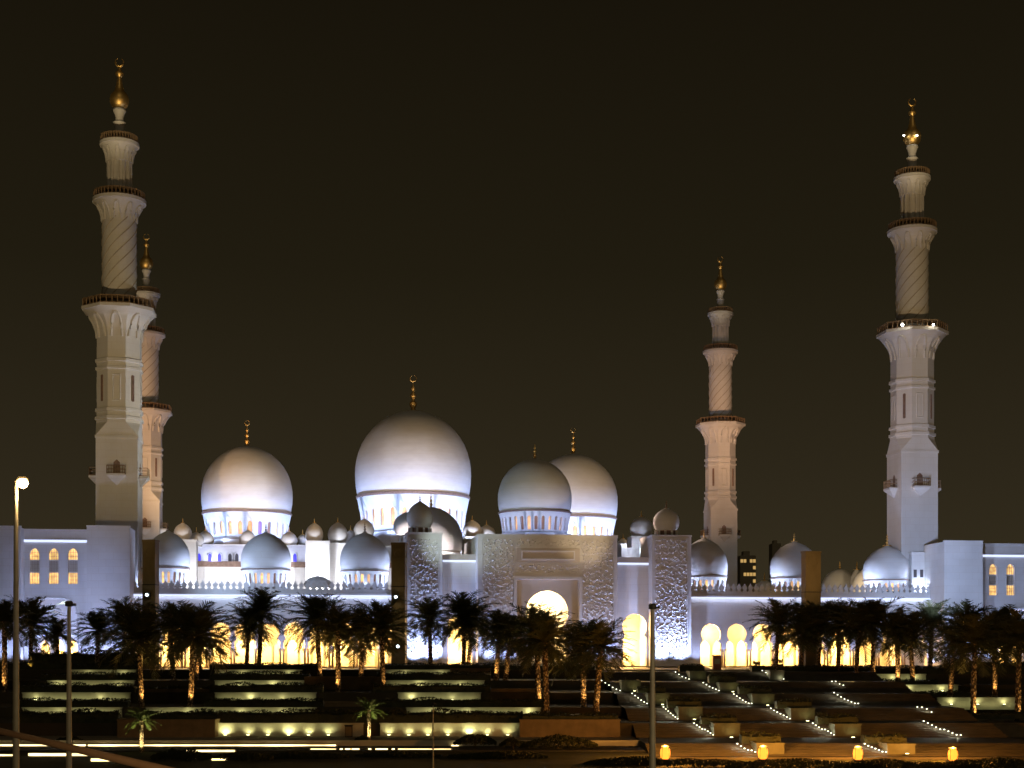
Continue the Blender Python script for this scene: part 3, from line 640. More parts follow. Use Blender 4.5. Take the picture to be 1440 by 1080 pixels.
for q_, e_ in ((-2, 14000), (7.5, 30000)): u = PU(606, 12)+q_; spot(W(u, 1.5, 17), W(u, 12, 24), e_, (.95, .84, .86), 120, .9, .4, 'courtyard_flood_and_fill')
for px in (640, 665, 885): u = PU(px, VH-8); spot(W(u, VH-9, 22), W(u, VH-1, 29), 15000, (.7, .76, 1), 110, .9, .4, 'courtyard_flood_and_fill')
u = PU(908, -4); spot(W(u-1.5, -3.5, 20.6), W(u+.5, 0, 22.6), 700, (.62, .72, 1), 130, .9, .3, 'roof_floodlight')
spot(W(PU(888, 0), .5, 20.4), W(PU(890, 4), 4, 22), 500, (.7, .76, 1), 110, .9, .4, 'courtyard_flood_and_fill')
for px in (1181, 1226): u = PU(px, 25); spot(W(u-3, 22, 14), W(PU(px, 50), 50, 18), 8000, TAN, 80, .9, .4, 'courtyard_flood_and_fill')
u = PU(448, VH-12); spot(W(u, VH-13, 20), W(u, VH-5, 24), 12000, (.8, .85, 1), 100, .9, .4, 'courtyard_flood_and_fill')
u = PU(1292, -5); spot(W(u, -6.3, 13.4), W(u+.4, -4.9, 17), 700, (.66, .74, 1), 150, .9, .25, 'roof_floodlight')
# pylons carry projectors that wash the towers and the front
MX = {0: minarets[0].location, 1: minarets[1].location}
def beam(px, py, Y, tgt, e_, c, deg): spot((AX(px, Y), Y, AZ(py, Y)), tgt, e_, c, deg, .9, .6, 'pylon_projector')
beam(560, 775, 238, (du*CA-69, 275, 28), 9000, (.75, .88, .85), 50)
beam(905, 852, 236, (du*CA-69, 275, 34), 12000, TAN, 26)
beam(250, 790, 237, (-40, 265, 22), 15000, (.50, .66, 1), 90)
beam(1290, 800, 244, (85, 268, 19), 13000, (.48, .62, 1), 110)
beam(90, 850, 232, (-78, 255, 14), 6000, (.50, .58, 1), 120)
beam(770, 800, 228, (14, 256, 18), 4500, (1, .70, .46), 90)
spot(W(62, -6, 24), (-69, 260, 46), 62000, (.92, .90, .80), 42, 1, .6, 'tower_floodlight')
spot(W(82, -6, 24), (75.4, 278.7, 36), 22000, (1, .70, .56), 46, 1, .6, 'tower_floodlight')
spot((62, 214, 10), (75.4, 278.7, 30), 40000, (.50, .62, 1), 58, 1, .6, 'tower_floodlight')
spot((-55, 150, 6), (-69, 260, 66), 120000, (1, .72, .36), 46, 1, .8, 'tower_floodlight')
spot((58, 160, 6), (75.4, 278.7, 72), 125000, (1, .70, .36), 44, 1, .8, 'tower_floodlight')
for mx in (minarets[2], minarets[3]):
    x, y, z = mx.location
    for dx, e_ in ((-34, 150000), (30, 90000)): spot((x+dx, y-82, 15), (x, y, 58), e_, (1, .56, .30), 34, 1, .6, 'courtyard_flood_and_fill')
for (u, v, Y, rad, zb, zr) in big:               # unseen warm spots added to tint the crowns of the great domes
    for du_, e_ in ((-24, 44000), (27, 44000)): spot(W(u+du_, v-68, 31), W(u, v, zr+rad*1.05), e_*.85, (1, .66, .35), 46, 1, 2.0, 'courtyard_flood_and_fill')

for (x, y, z_, e_) in ((-69, 260, 100.5, 170000), (75.4, 278.7, 100.5, 190000)): spot((x*.8, y-105, 6), (x, y, z_), e_, (1, .78, .44), 8, 1, .5, 'finial_fill')  # narrow unseen spots added to brighten the gold finials
for mx in (minarets[2], minarets[3]): spot((mx.location.x-12, mx.location.y-80, 15), (mx.location.x, mx.location.y, 100.5), 110000, (1, .74, .42), 8, 1, .5, 'finial_fill')

# ---------------------------------------------------------------- light pylons
for px0, px1, yt, Y, lab, spots, warm in ((202, 222, 762, 233, 'tall dark brown slab pylon at the left, behind palms', ((211, 837),), 0), (551, 572, 766, 233, 'tall dark brown slab pylon beside the left carved tower', ((559, 840), (562, 909)), 0),
                                    (1128, 1153, 778, 240, 'golden lit slab pylon in front of the right arcade', (), 1)):
    x0, x1 = AX(px0, Y), AX(px1, Y); z = AZ(yt, Y); c = (x0+x1)/2; hw = (x1-x0)/2*.93
    t = thing('light_pylon', lab, 'pylon', (c, Y, -.3), R(-9) if px0 < 1000 else R(16), 'floodlight pylons before the mosque'); h = z+.3
    MB().box(-hw, hw, -.8, .8, 0, h).build('slab', PYL, t)
    MB().box(-hw-.08, hw+.08, -.88, .88, h+.003, h+.3).build('cap', PYL, t)
    MB().plate([(-hw*.75, h-2.4), (hw*.75, h-2.4), (hw*.75, h-.6), (-hw*.75, h-.6)], [list(reversed(arc(0, h-1.5, hw*.5, 0, 350, 20)))], -.95, -.803).build('emblem', PYL, t)
    for zz in (h*.33, h*.66): MB().box(-hw-.03, hw+.03, -.83, .83, zz, zz+.12).build('joint', DARKM, t)
    for sx_, sy_ in spots:
        lz = AZ(sy_, Y)+.3; lx = AX(sx_, Y)-c
        fl = MB().box(lx-.45, lx+.45, -1.3, -.81, lz-.35, lz+.35).build('floodlight', DARKM, t)
        MB().lathe([(.05, lz-.22), (.24, lz-.1), (.24, lz+.12), (.05, lz+.22)], 8, lx+.05, -1.42).build('lens', G_FLOOD, fl)
    if not warm: spot((c+1.5, Y-9, 1.2), (c, Y, 11), 900, (1, .74, .36), 80, 1, .3, 'pylon_face_spot')  # unseen spot added to lift the dim pylon face
    if warm: spot((c-4, Y-22, 13.5), (c, Y, 15), 5500, (1, .62, .26), 34, .9, .3, 'pylon_face_spot')

# ---------------------------------------------------------------- terraces (left), grand steps (middle), terraces (right)
TY = [228, 212, 196, 181, 166]; TZ = [AZ(py, Y) for py, Y in zip((942, 957, 974, 995, 1017), TY)]
XL, XM, XR = -120, 13.5, 54
for i in range(5):
    ye = 229 if i == 0 else TY[i-1]+.2
    struct('terrace', MB().box(XL, XM, TY[i], ye, HILL-.5, TZ[i]), SOIL)
ZB = AZ(1035, 166)
struct('pavement', MB().box(XL, XM, 157, 165.99, HILL-.5, ZB), PAVE)
struct('kerb', MB().box(XL, XM+6, 156.6, 156.99, HILL-.5, ZB+.06), WALLM)
struct('road', MB().box(XL, XM, 149, 156.59, HILL-.5, -7.6), ASPH)
struct('foreground', MB().box(XM+.01, 150, 20, 142.99, HILL-.5, -8.1), GRASS)
struct('verge', MB().box(-150, XM, 20, 148.99, HILL-.5, -7.7), GRASS)
FL = [(220, 215), (204, 199), (191, 186), (176.5, 171.5), (166, 161), (150, 145.2)]
DD = [2.64, 3.85, 5.15, 6.45, 7.75, 9.06, 9.97]
st = []; z = EYE-DD[0]; st += [(229, z), (FL[0][0], z)]
for i, (ya, yb) in enumerate(FL):
    n = 8; za, zb = EYE-DD[i], EYE-DD[i+1]
    for q in range(n):
        zz = za+(zb-za)*(q+1)/n; yy = ya+(yb-ya)*q/(n-1); st.append((yy, st[-1][1])) if st[-1][0] != yy else None; st.append((yy, zz))
    if i < 5: st.append((FL[i+1][0], zb))
st.append((143, st[-1][1])); poly = st+[(143, HILL-.5), (229, HILL-.5)]
m = MB(); n = len(poly); m.add([(XM+.01, y, z) for y, z in poly]+[(XR-.01, y, z) for y, z in poly], [(i, (i+1) % n, (i+1) % n+n, i+n) for i in range(n)])
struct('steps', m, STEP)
RY = [226, 213, 197, 178]; RZ = [AZ(py, Y) for py, Y in zip((948, 963, 981, 1017), RY)]
for i in range(4):
    struct('terrace', MB().box(XR, 125, RY[i], 229 if i == 0 else RY[i-1]+.2, HILL-.5, RZ[i]), SOIL)
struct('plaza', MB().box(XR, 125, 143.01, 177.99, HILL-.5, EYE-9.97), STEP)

GW = 'lit retaining walls of the terraces'
def rwall(pa, pb, Y, zt_, zb_, lab, m=WALLM, group=GW, wash=0):
    x0, x1 = AX(pa, Y), AX(pb, Y); c = (x0+x1)/2
    t = thing('retaining_wall', lab, 'wall', (c, Y-.4, zb_), 0, group)
    MB().box(x0-c, x1-c, 0, .39, 0, zt_-zb_-.1).build('wall', m, t)
    MB().box(x0-c-.08, x1-c+.08, -.08, .42, zt_-zb_-.097, zt_-zb_+.05).build('coping', m, t)
    if wash:
        l = bpy.data.lights.new('wall_wash', 'AREA'); l.shape = 'RECTANGLE'; l.size = (x1-x0)*.92; l.size_y = .12; l.energy = wash*(x1-x0); l.color = YG
        o = bpy.data.objects.new('wall_wash', l); col.objects.link(o); o.location = (c, Y-1.1, zt_-.9); o.rotation_euler = (R(100), 0, 0)
    return t
random.seed(5)
side = {0: 'left', 1: 'middle', 2: 'right'}
rown = ['topmost', 'second', 'third', 'fourth', 'lowest']
WSEG = [[(100, 192), (303, 425), (543, 633)], [(68, 190), (303, 428), (543, 681)], [(33, 184), (303, 445), (560, 676)], [(33, 172), (207, 445), (572, 760)], [(302, 511), (535, 731)]]
def wall_light(x, Y, z, lab, group, e_, c=YG, big_=False, mt=G_WALL):
    if 'lowest wall' in lab: e_ *= 1.3
    t = thing('wall_light', lab, 'uplight', (x, Y, z), 0, group)
    MB().box(-.2, .2, -.14, .1, 0, .13).build('housing', DARKM, t)
    MB().box(-.15, .15, -.1, .06, .133, .16).build('lens', mt, t)
    spot((x, Y-.05, z+.2), (x, Y+.30, z+1.5), e_, c, 150 if not big_ else 165, .8, .08, 'wall_uplight')
hedges = []
for i, segs in enumerate(WSEG):
    for j, (pa, pb) in enumerate(segs):
        zb_ = TZ[i+1] if i < 4 else ZB
        where = {0: 'below the gate building', 1: 'below the left arcade', 2: 'left of the palm cluster'}[j] if len(segs) == 3 else {0: 'between the two young palms', 1: 'right of the right young palm'}[j]
        rwall(pa, pb, TY[i], TZ[i], zb_, f'{rown[i]} terrace wall washed yellow-green, {where}', wash=(1.3, 1.8, 1.6, 2.2, 0)[i])
        if i < 4:
            x0, x1 = AX(pa, TY[i]), AX(pb, TY[i]); n = max(2, round((x1-x0)/6.5))
            for q in range(n):
                x = x0+(x1-x0)*(q+.5+random.uniform(-.25, .25))/n
                wall_light(x, TY[i]-.75, TZ[i]-1.05 if i != 3 else TZ[i]-.95, f'small uplight on the {rown[i]} terrace wall {where}', f'uplights on the {rown[i]} terrace wall {where}', random.choice((8, 12, 20, 44)) if i else 14)
LOWL = [(317, 1), (349, 0), (377, 0), (406, 1), (434, 0), (462, 0), (547, 0), (575, 0), (602, 0), (630, 0), (660, 1), (685, 0), (714, 0)]
for q, (px, bg_) in enumerate(LOWL):
    x = AX(px, 165.3); nm = ['first', 'second', 'third', 'fourth', 'fifth', 'sixth', 'seventh'][q if q < 6 else q-6]
    wall_light(x, 165.2, ZB+.02, f'{nm} glowing uplight from the left on the lowest wall {"before" if q < 6 else "beyond"} the right young palm', 'uplights along the lowest terrace wall', 120 if bg_ else 42, YG, bg_)

def leaf_mass(sx_, sy_, sz_, n, size, rnd, lumps=6, round_=False):
    """leafy clump: many small leaf faces through the volume over a lumpy core"""
    m = MB(); hs = [rnd.uniform(.72, 1.12) for _ in range(lumps+1)]
    for _ in range(n):
        x = rnd.uniform(-1, 1); q = (x+1)/2*lumps; i = min(lumps-1, int(q)); h = hs[i]+(hs[i+1]-hs[i])*(q-i)
        y = rnd.uniform(-1, 1)
        if round_:
            lim = math.sqrt(max(0, 1-x*x)); y *= lim; h *= math.sqrt(max(.04, 1-x*x*.9-y*y*.9))
        z = h*(rnd.random()**.45); px_, py_, pz_ = x*sx_, y*sy_, z*sz_
        a = Vector((rnd.uniform(-1, 1), rnd.uniform(-1, 1), rnd.uniform(-.4, 1))).normalized(); b = a.orthogonal().normalized(); c = a.cross(b)
        s_ = size*rnd.uniform(.6, 1.3); p = Vector((px_, py_, pz_))
        m.add([p-b*s_, p+c*s_*.5, p+b*s_, p-c*s_*.5], [(0, 1, 2, 3)])
    return m
rnd = random.Random(11)
def hedge(px0, px1, Y, z, h, lab, d=1.0, name='hedge', cat='hedge', group='clipped hedges on the terraces'):
    x0, x1 = AX(px0, Y), AX(px1, Y); L_ = x1-x0; t = thing(name, lab, cat, ((x0+x1)/2, Y, z), 0, group)
    core = MB(); n = max(4, int(L_/1.2)); pts = []
    hh = [h*rnd.uniform(.66, .86) for _ in range(n+1)]
    for q in range(n+1):
        x = -L_/2+L_*q/n
        pts += [(x, -d*.85, 0), (x, -d*.7, hh[q]*.8), (x, 0, hh[q]), (x, d*.7, hh[q]*.8), (x, d*.85, 0)]
    core.add(pts, [(q*5+k_, q*5+k_+1, q*5+k_+6, q*5+k_+5) for q in range(n) for k_ in range(4)]+[(0, 1, 2, 3, 4), tuple(n*5+k_ for k_ in (4, 3, 2, 1, 0))])
    core.build('stems', HEDGE, t, smooth=60)
    leaf_mass(L_/2, d, h, int(L_*95*max(1, h)), .13, rnd, max(5, int(L_/1.5))).build('foliage', HEDGE, t)
    return t
HT = [1.1, 1.32, 1.3, 1.2, 1.55]
HSEG = [[(92, 196), (296, 452), (536, 690)], [(60, 198), (296, 436), (530, 690)], [(30, 192), (296, 455), (525, 690)], [(28, 182), (290, 455), (520, 770)], [(30, 168), (200, 300), (290, 520), (520, 735)]]
for i, segs in enumerate(HSEG):
    for j, (pa, pb) in enumerate(segs):
        hedge(pa, pb, TY[i]+1.1, TZ[i], HT[i], f'dark hedge on the {rown[i]} terrace, {["below the gate building", "below the left arcade" if len(segs) == 3 else "at the foot of the uplit palms", "left of the palm cluster" if len(segs) == 3 else "above the first row of glowing uplights", "above the second row of glowing uplights"][j]}')
# projecting planter boxes
GP = 'plain sandstone planter boxes on the terraces'
def planter(px0, px1, yt, yb, Y, dep, lab, m=BOXM, group=GP):
    x0, x1 = AX(px0, Y), AX(px1, Y); z1_, z0_ = AZ(yt, Y), AZ(yb, Y); c = (x0+x1)/2
    t = thing('planter_box', lab, 'planter', (c, Y, z0_), 0, group); h = z1_-z0_
    MB().box(x0-c, x1-c, 0, dep, -.3, h-.12).build('body', m, t)
    MB().plate([(x0-c-.06, 0), (x1-c+.06, 0), (x1-c+.06, dep+.05), (x0-c-.06, dep+.05)], [[(x0-c+.35, .4), (x0-c+.35, dep-.4), (x1-c-.35, dep-.4), (x1-c-.35, .4)]], 0, .14, lambda x, y, z_: (x, z_-.06, h-.118+y)).build('rim', m, t)
    MB().box(x0-c+.3, x1-c-.3, .35, dep-.35, h-.3, h-.115).build('soil', SOIL, t)
    return t
for pa, pb, yt, yb, Y, lab in ((184, 302, 969, 986, 198, 'long dim planter under the two uplit palms'), (165, 302, 1012, 1042, 163.5, 'large dim planter behind the left young palm'), (428, 536, 952, 967, 209, 'dim planter under the palms left of the dark middle pylon'), (446, 572, 988, 1006, 184, 'dim planter above the right young palm'),
                               (633, 690, 940, 956, 225, 'dim planter next to the topmost lit wall'), (676, 762, 969, 986, 197, 'dim planter left of the palm cluster'), (731, 872, 1012, 1041, 164, 'wide sandstone planter under the palm cluster')):
    planter(pa, pb, yt, yb, Y, 4, lab)
hedge(186, 300, 200, AZ(972, 200), .7, 'dark shrubs in the planter under the two uplit palms', 1.2, 'planter_shrub', 'shrub', 'shrubs in planters')
hedge(735, 868, 166, AZ(1014, 166), 1.0, 'dark shrubs in the wide planter below the palm cluster', 1.2, 'planter_shrub', 'shrub', 'shrubs in planters')
# tall dark hedge before the left gate, low parapets before the front
hedge(44, 196, 231, -.31, 3.3, 'tall dark clipped hedge hiding the foot of the left gate building', 1.2)
hedge(-60, 46, 231, -.31, 1.6, 'dark hedge at the left edge below the gate building', 1.2)
hedge(690, 836, 230.5, -.31, 1.0, 'dark hedge in front of the main arch', 1.0)
hedge(955, 990, 227, EYE-2.64, 1.25, 'small dark hedge block at the head of the steps', 1.0)
hedge(1056, 1210, 227, EYE-2.64, 1.0, 'dark hedge below the right arcade at the head of the steps', 1.0)
hedge(1205, 1330, 227.3, RZ[0], 1.35, 'dark hedge under the palms below the right arcade', 1.0)
hedge(1325, 1470, 227.3, RZ[0], 2.2, 'tall dark hedge under the palms at the right edge', 1.2)

# steps: stone planters with a hedge on top, and strings of small step lamps
GS = 'stone planters stepping down the grand stairs'
def lv(i): return EYE-DD[i]
PLN = [  # px0, px1, ytop, ybot, level of ground, label, colour of uplight, energy
    (874, 901, 957, 973, 199.5, 'small stair planter nearest the palm cluster', YG, 12), (911, 942, 975, 992, 186.5, 'stair planter behind the tall bare pole', YG, 16), (954, 988, 994, 1013, 172, 'stair planter with a greenish face beside the bare pole', YG, 20), (1004, 1041, 1017, 1038, 161.5, 'amber-lit stair planter above the orange lanterns', (1, .72, .25), 40), (1064, 1103, 1045, 1066, 146, 'bright orange stair planter behind the second lantern', ORG, 60),
    (970, 993, 944, 959, 215.5, 'highest stair planter below the carved right tower', YG, 12), (1012, 1038, 960, 974, 199.5, 'stair planter below the first keyhole arches', YG, 16), (1058, 1089, 976, 993, 186.5, 'stair planter in the middle of the right steps', YG, 16), (1112, 1146, 996, 1015, 172, 'large stair planter with a green lit face', YG, 24), (1174, 1211, 1018, 1038, 161.5, 'wide olive stair planter above the third lantern', YG, 24), (1248, 1287, 1046, 1061, 146, 'orange stair planter right of the third lantern', ORG, 22),
    (1083, 1103, 943, 960, 215.5, 'pale stair planter at the head of the right steps', YG, 6)]
for pa, pb, yt, yb, Y, lab, c, e_ in PLN:
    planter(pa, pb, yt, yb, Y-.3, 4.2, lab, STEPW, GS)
    x = AX((pa+pb)/2+4, Y); wall_light(x, Y-1.1, AZ(yb, Y)+.02, f'uplight at the foot of the {lab}', None, e_, c)
for pa, pb, yt, yb, Y, lab in ((896, 935, 963, 974, 190, 'low dark hedge on the planter left of the bare pole'), (938, 985, 980, 995, 175, 'low dark hedge on the greenish planter right of the bare pole'), (985, 1034, 1004, 1018, 165, 'low dark hedge on the amber planter'), (1041, 1096, 1029, 1045, 150, 'low dark hedge on the bright orange planter'),
                               (996, 1034, 946, 960, 203, 'low dark hedge on the planter below the first arches'), (1038, 1083, 963, 976, 190, 'low dark hedge on the planter in the middle of the steps'), (1091, 1139, 982, 996, 175, 'low dark hedge on the large green planter'), (1148, 1204, 1002, 1018, 165, 'low dark hedge on the wide olive planter'), (1213, 1272, 1030, 1046, 150, 'low dark hedge on the right orange planter')):
    hedge(pa, pb, Y, AZ(yb, Y), AZ(yt, Y)-AZ(yb, Y), lab, 1.2, 'planter_hedge', 'hedge', 'hedges in the stair planters')
FLT = [(846, 957, 872, 973, 203, 199, 'beside the palm cluster'), (889, 975, 910, 991, 190, 186, 'left of the tall bare pole'), (933, 994, 953, 1012, 176, 172, 'right of the tall bare pole'), (976, 1017, 1003, 1036, 165.5, 161.5, 'beside the amber planter'), (1037, 1046, 1062, 1062, 149, 146, 'beside the second lantern'),
       (950, 945, 969, 958, 219, 215, 'below the carved tower'), (989, 960, 1011, 974, 203, 199, 'below the first keyhole arches'), (1032, 976, 1057, 993, 190, 186, 'in the middle of the steps'), (1084, 996, 1111, 1014, 176, 172, 'beside the large green planter'), (1143, 1017, 1173, 1037, 165.5, 161.5, 'beside the wide olive planter'), (1216, 1046, 1246, 1063, 149, 146, 'beside the third lantern'),
       (1072, 943, 1102, 960, 219, 215, 'highest on the right steps'), (1170, 963, 1186, 972, 205, 202, 'short flight under the right palms'), (1173, 974, 1207, 995, 190, 186, 'long flight under the right palms'), (1290, 998, 1310, 1008, 178, 175, 'short flight near the right terrace'), (1299, 1014, 1351, 1040, 166, 161, 'long flight near the right terrace')]
def surf(Y):
    zz = [z for y, z in st if y <= Y+.01]; return zz[0] if zz else -8
for xa, ya, xb, yb, Ya, Yb, wh in FLT:
    n = max(4, round((yb-ya)/2.5)); lab = f'tiny white step lamp in the flight {wh}'; first = None
    for q in range(n):
        f = q/(n-1); Y = Ya+(Yb-Ya)*f; px = xa+(xb-xa)*f; py = ya+(yb-ya)*f; x, z = AX(px, Y), max(AZ(py, Y), surf(Y)+.1)
        point((x-.45, Y-.15, z+.14), 11.0, (1, 1, .76), .04, 'step_lamp_light')
        if first is None:
            first = thing('step_lamp', lab, 'step light', (x, Y, z), 0, f'step lamps in the flight {wh}')
            MB().box(-.065, .065, -.05, .05, -.045, .045).build('lens', G_STEP, first)
            MB().box(-.17, .17, .052, .10, -.1, .1).build('plate', DARKM, first)
        else:
            c = copy_tree(first); c.location = (x, Y, z)
# cheek walls that carry the lamps are the risers; right terraces
for (pa, pb, Y, zt_, h, lab) in ((1207, 1301, 226, RZ[0], 1.2, 'topmost lit wall under the right palms'), (1208, 1346, 213, RZ[1], 1.3, 'second lit wall under the right palms'), (1317, 1428, 197, RZ[2], 1.6, 'lit wall at the right edge below the gate building')):
    rwall(pa, pb, Y, zt_, zt_-h, lab, wash=1.5)
    x0, x1 = AX(pa, Y), AX(pb, Y)
    for q in range(3): wall_light(x0+(x1-x0)*(q+.5)/3, Y-.75, zt_-1.0, f'small uplight on the {lab}', f'uplights on the {lab}', 30)
    hedge(pa-12, pb+16, Y-9 if Y > 200 else Y-14, zt_-1.55 if Y > 200 else zt_-2.2, 1.0, f'dark hedge before the {lab}')
rwall(1328, 1500, 178, RZ[3], EYE-9.97, 'broad unlit sandstone wall low at the right edge', BOXM, None)

# ---------------------------------------------------------------- palms
def palm_parts(seed, young=False):
    rnd = random.Random(seed); m = MB(); n = 60 if not young else 26
    for i in range(n):
        az = i*2.39996+rnd.uniform(-.25, .25); f = i/n
        el = R(86-112*f**.95+rnd.uniform(-9, 9)); L_ = rnd.uniform(.88, 1.12)*(1.0 if f > .12 else .8)
        droop = rnd.uniform(.5, .95)*(.8+.35*(1-f)); seg = 9; p = Vector((0, 0, 0)); pts = [p.copy()]; e_ = el
        for q in range(seg):
            e_ -= droop*(.04+.23*q/seg); p = p+Vector((math.cos(az)*math.cos(e_), math.sin(az)*math.cos(e_), math.sin(e_)))*L_/seg; pts.append(p.copy())
        m.tube(pts, [.014*(1-q/seg)+.003 for q in range(seg+1)], 3)
        nl = 20
        for q in range(2, nl):
            t = q/nl*seg; a = int(min(t, seg-1)); P = pts[a].lerp(pts[a+1], t-a); d = (pts[a+1]-pts[a]).normalized()
            sd_ = d.cross(Vector((0, 0, 1))).normalized(); upv = sd_.cross(d)
            ll = (.225*math.sin(math.pi*min(1, (q/nl)*.92+.1))**.6+.03)*rnd.uniform(.8, 1.15)
            for s_ in (-1, 1):
                dr = (sd_*s_*.75+d*.72+upv*rnd.uniform(-.10, .42)).normalized()
                tip = P+dr*ll+Vector((0, 0, -.18*ll)); w_ = d*.021
                m.add([P-w_, P+w_, tip+w_*.3, tip-w_*.3], [(0, 1, 2, 3)])
    t = MB(); k_ = 26; pr_ = []
    for q in range(k_+1):
        z = q/k_; r = (.105-.018*z) * (1.0 if q % 2 == 0 else .80)*(1+.25*max(0, z-.85)/.15+.2*max(0, .06-z)/.06); pr_.append((r, z))
    t.lathe(pr_, 14)
    return m, t
PM = []
for s_ in (1, 2, 3, 4):
    cm, tm = palm_parts(s_)
    co = cm.build('crown', LEAF); to = tm.build('trunk', BARK, smooth=60); PM.append((co.data, to.data)); bpy.data.objects.remove(co); bpy.data.objects.remove(to)
cm, tm = palm_parts(9, True); co = cm.build('crown', LEAFG); to = tm.build('trunk', BARK, smooth=60); YM = (co.data, to.data); bpy.data.objects.remove(co); bpy.data.objects.remove(to)
def level_left(py):
    for i, lim in enumerate((948, 966, 990, 1011, 2000)):
        if py < lim: return TY[i], TZ[i]
PALMS = [  # crown px, crown py, crown radius px, trunk px, base py, uplight energy, label
    (2, 868, 34, 7, 984, 130, 'palm cut by the left edge, with a glowing orange trunk'), (41, 872, 33, 43, 946, 70, 'palm in front of the left gate with an orange trunk foot'), (80, 886, 24, 80, 944, 0, 'small palm standing inside the wide pointed gate arch'), (134, 880, 31, 136, 944, 0, 'dark palm right of the thin second pole'), (173, 872, 31, 172, 944, 0, 'dark palm just left of the dark left pylon'),
    (197, 893, 46, 199, 998, 110, 'big palm in front of the dark left pylon with trunk lit orange'), (240, 876, 36, 244, 962, 0, 'dark palm between the dark left pylon and the two uplit palms'), (270, 890, 44, 268, 1008, 150, 'big palm with the longest uplit trunk, below the left arcade'), (278, 886, 36, 276, 964, 60, 'palm right behind the big one with the longest uplit trunk'),
    (364, 856, 37, 364, 944, 0, 'tall dark palm alone before the glowing arches of the left arcade'), (345, 876, 28, 346, 944, 0, 'shorter dark palm leaning close to the tall lone palm'), (441, 868, 40, 450, 950, 60, 'spreading dark palm with wide feathery crown before the left arcade'), (477, 882, 38, 476, 985, 130, 'palm with a bright orange short trunk before the left arcade'), (500, 886, 34, 508, 948, 40, 'dim palm between the orange-trunk palm and the dark middle pylon'),
    (530, 880, 40, 539, 986, 45, 'dark palm touching the dark middle pylon'), (605, 867, 36, 606, 944, 0, 'dark palm with a bare black trunk before the left carved tower'), (651, 868, 35, 652, 944, 40, 'palm in front of the glowing left side arch'), (662, 872, 30, 658, 944, 50, 'second slim palm in front of the glowing left side arch'),
    (698, 882, 34, 698, 960, 120, 'palm with short orange trunk left of the palm cluster'), (712, 892, 30, 711, 962, 20, 'dim palm just left of the palm cluster'), (748, 892, 46, 757, 1000, 130, 'palm in the cluster before the main arch, with the shorter thick trunk'), (772, 898, 42, 769, 1012, 210, 'palm in the cluster before the main arch with the brightest trunk'), (818, 912, 38, 821, 1001, 130, 'palm right of the cluster with an orange trunk'), (838, 904, 38, 838, 1009, 40, 'palm with a dim trunk next to the right end of the planter'),
    (1095, 872, 38, 1090, 946, 0, 'first dark palm of the right row, hiding the third keyhole arch'), (1128, 882, 36, 1126, 946, 0, 'dark palm at the foot of the golden pylon'), (1151, 876, 36, 1149, 946, 60, 'palm just right of the golden pylon with a brown-lit trunk'), (1180, 872, 36, 1178, 946, 0, 'dark palm in the thick of the right row'), (1206, 880, 36, 1204, 967, 120, 'palm with an orange trunk above the long lit flight'), (1226, 874, 38, 1226, 971, 70, 'dark-crowned palm in the right row with a lit trunk foot'), (1263, 882, 33, 1263, 967, 150, 'palm with the brightest trunk of the right row'), (1284, 892, 34, 1284, 973, 60, 'palm beside the brightest trunk of the right row'), (1306, 874, 33, 1308, 960, 0, 'tall dark palm before the right corner block'),
    (1336, 898, 34, 1336, 1004, 30, 'palm with a greenish trunk at the foot of the right corner block'), (1358, 878, 32, 1352, 962, 0, 'dark palm before the right corner block'), (1368, 900, 44, 1368, 1013, 150, 'big palm with a stout orange trunk near the right edge'), (1400, 890, 38, 1399, 1003, 70, 'palm with a dim brown trunk near the right edge'), (1418, 884, 32, 1415, 962, 0, 'dark palm under the right gate windows'), (1433, 896, 38, 1431, 1013, 60, 'palm cut by the right edge')]
def base_right(py):
    return (224.5, RZ[0]) if py < 965 else (RY[1]+4, RZ[1]) if py < 980 else (RY[2]+3, RZ[2]) if py < 1008 else (RY[3]+3, RZ[3])
for i, (cx, cyy, cr_, tx, by, up_, lab) in enumerate(PALMS):
    Y, zb = level_left(by) if tx < 850 else base_right(by)
    Y += 2.0+(i % 3)*.9
    if by > 1008 and tx < 850: Y = 168+(i % 2)
    x0, x1 = AX(tx, Y), AX(cx, Y); zc = AZ(cyy+5, Y); S = cr_*Y/F*(1.46+.16*((i*5) % 3-1))
    t = thing('date_palm', lab, 'palm tree', (x0, Y, zb), (i*2.1) % 6.28, 'date palms on the terraces')
    cdat, tdat = PM[i % 4]; inv = -((i*2.1) % 6.28); dx = x1-x0
    tr = bpy.data.objects.new('trunk', tdat); col.objects.link(tr); tr.parent = t; H = zc-zb; tr.scale = (3.9, 3.9, H)
    cr2 = bpy.data.objects.new('crown', cdat); col.objects.link(cr2); cr2.parent = t; cr2.scale = (S, S, S*1.02)
    lx, ly = dx*math.cos(inv)+.9*math.sin(i*2.9), dx*math.sin(inv)+.9*math.cos(i*4.1); cr2.location = (lx*.5, ly*.5, H-.15)
    tr.rotation_euler = (-ly*.5/H, lx*.5/H, 0); cr2.rotation_euler = (.10*math.sin(i*1.7), .10*math.cos(i*2.3), i*.9)
    if up_:
        a = -1.35+.5*(i % 3-1)
        spot((x0+1.15*math.cos(a), Y+1.15*math.sin(a), zb+.25), (x0+.1, Y+.05, zb+4.2), up_*9, ORG, 70, .9, .08, 'palm_uplight')
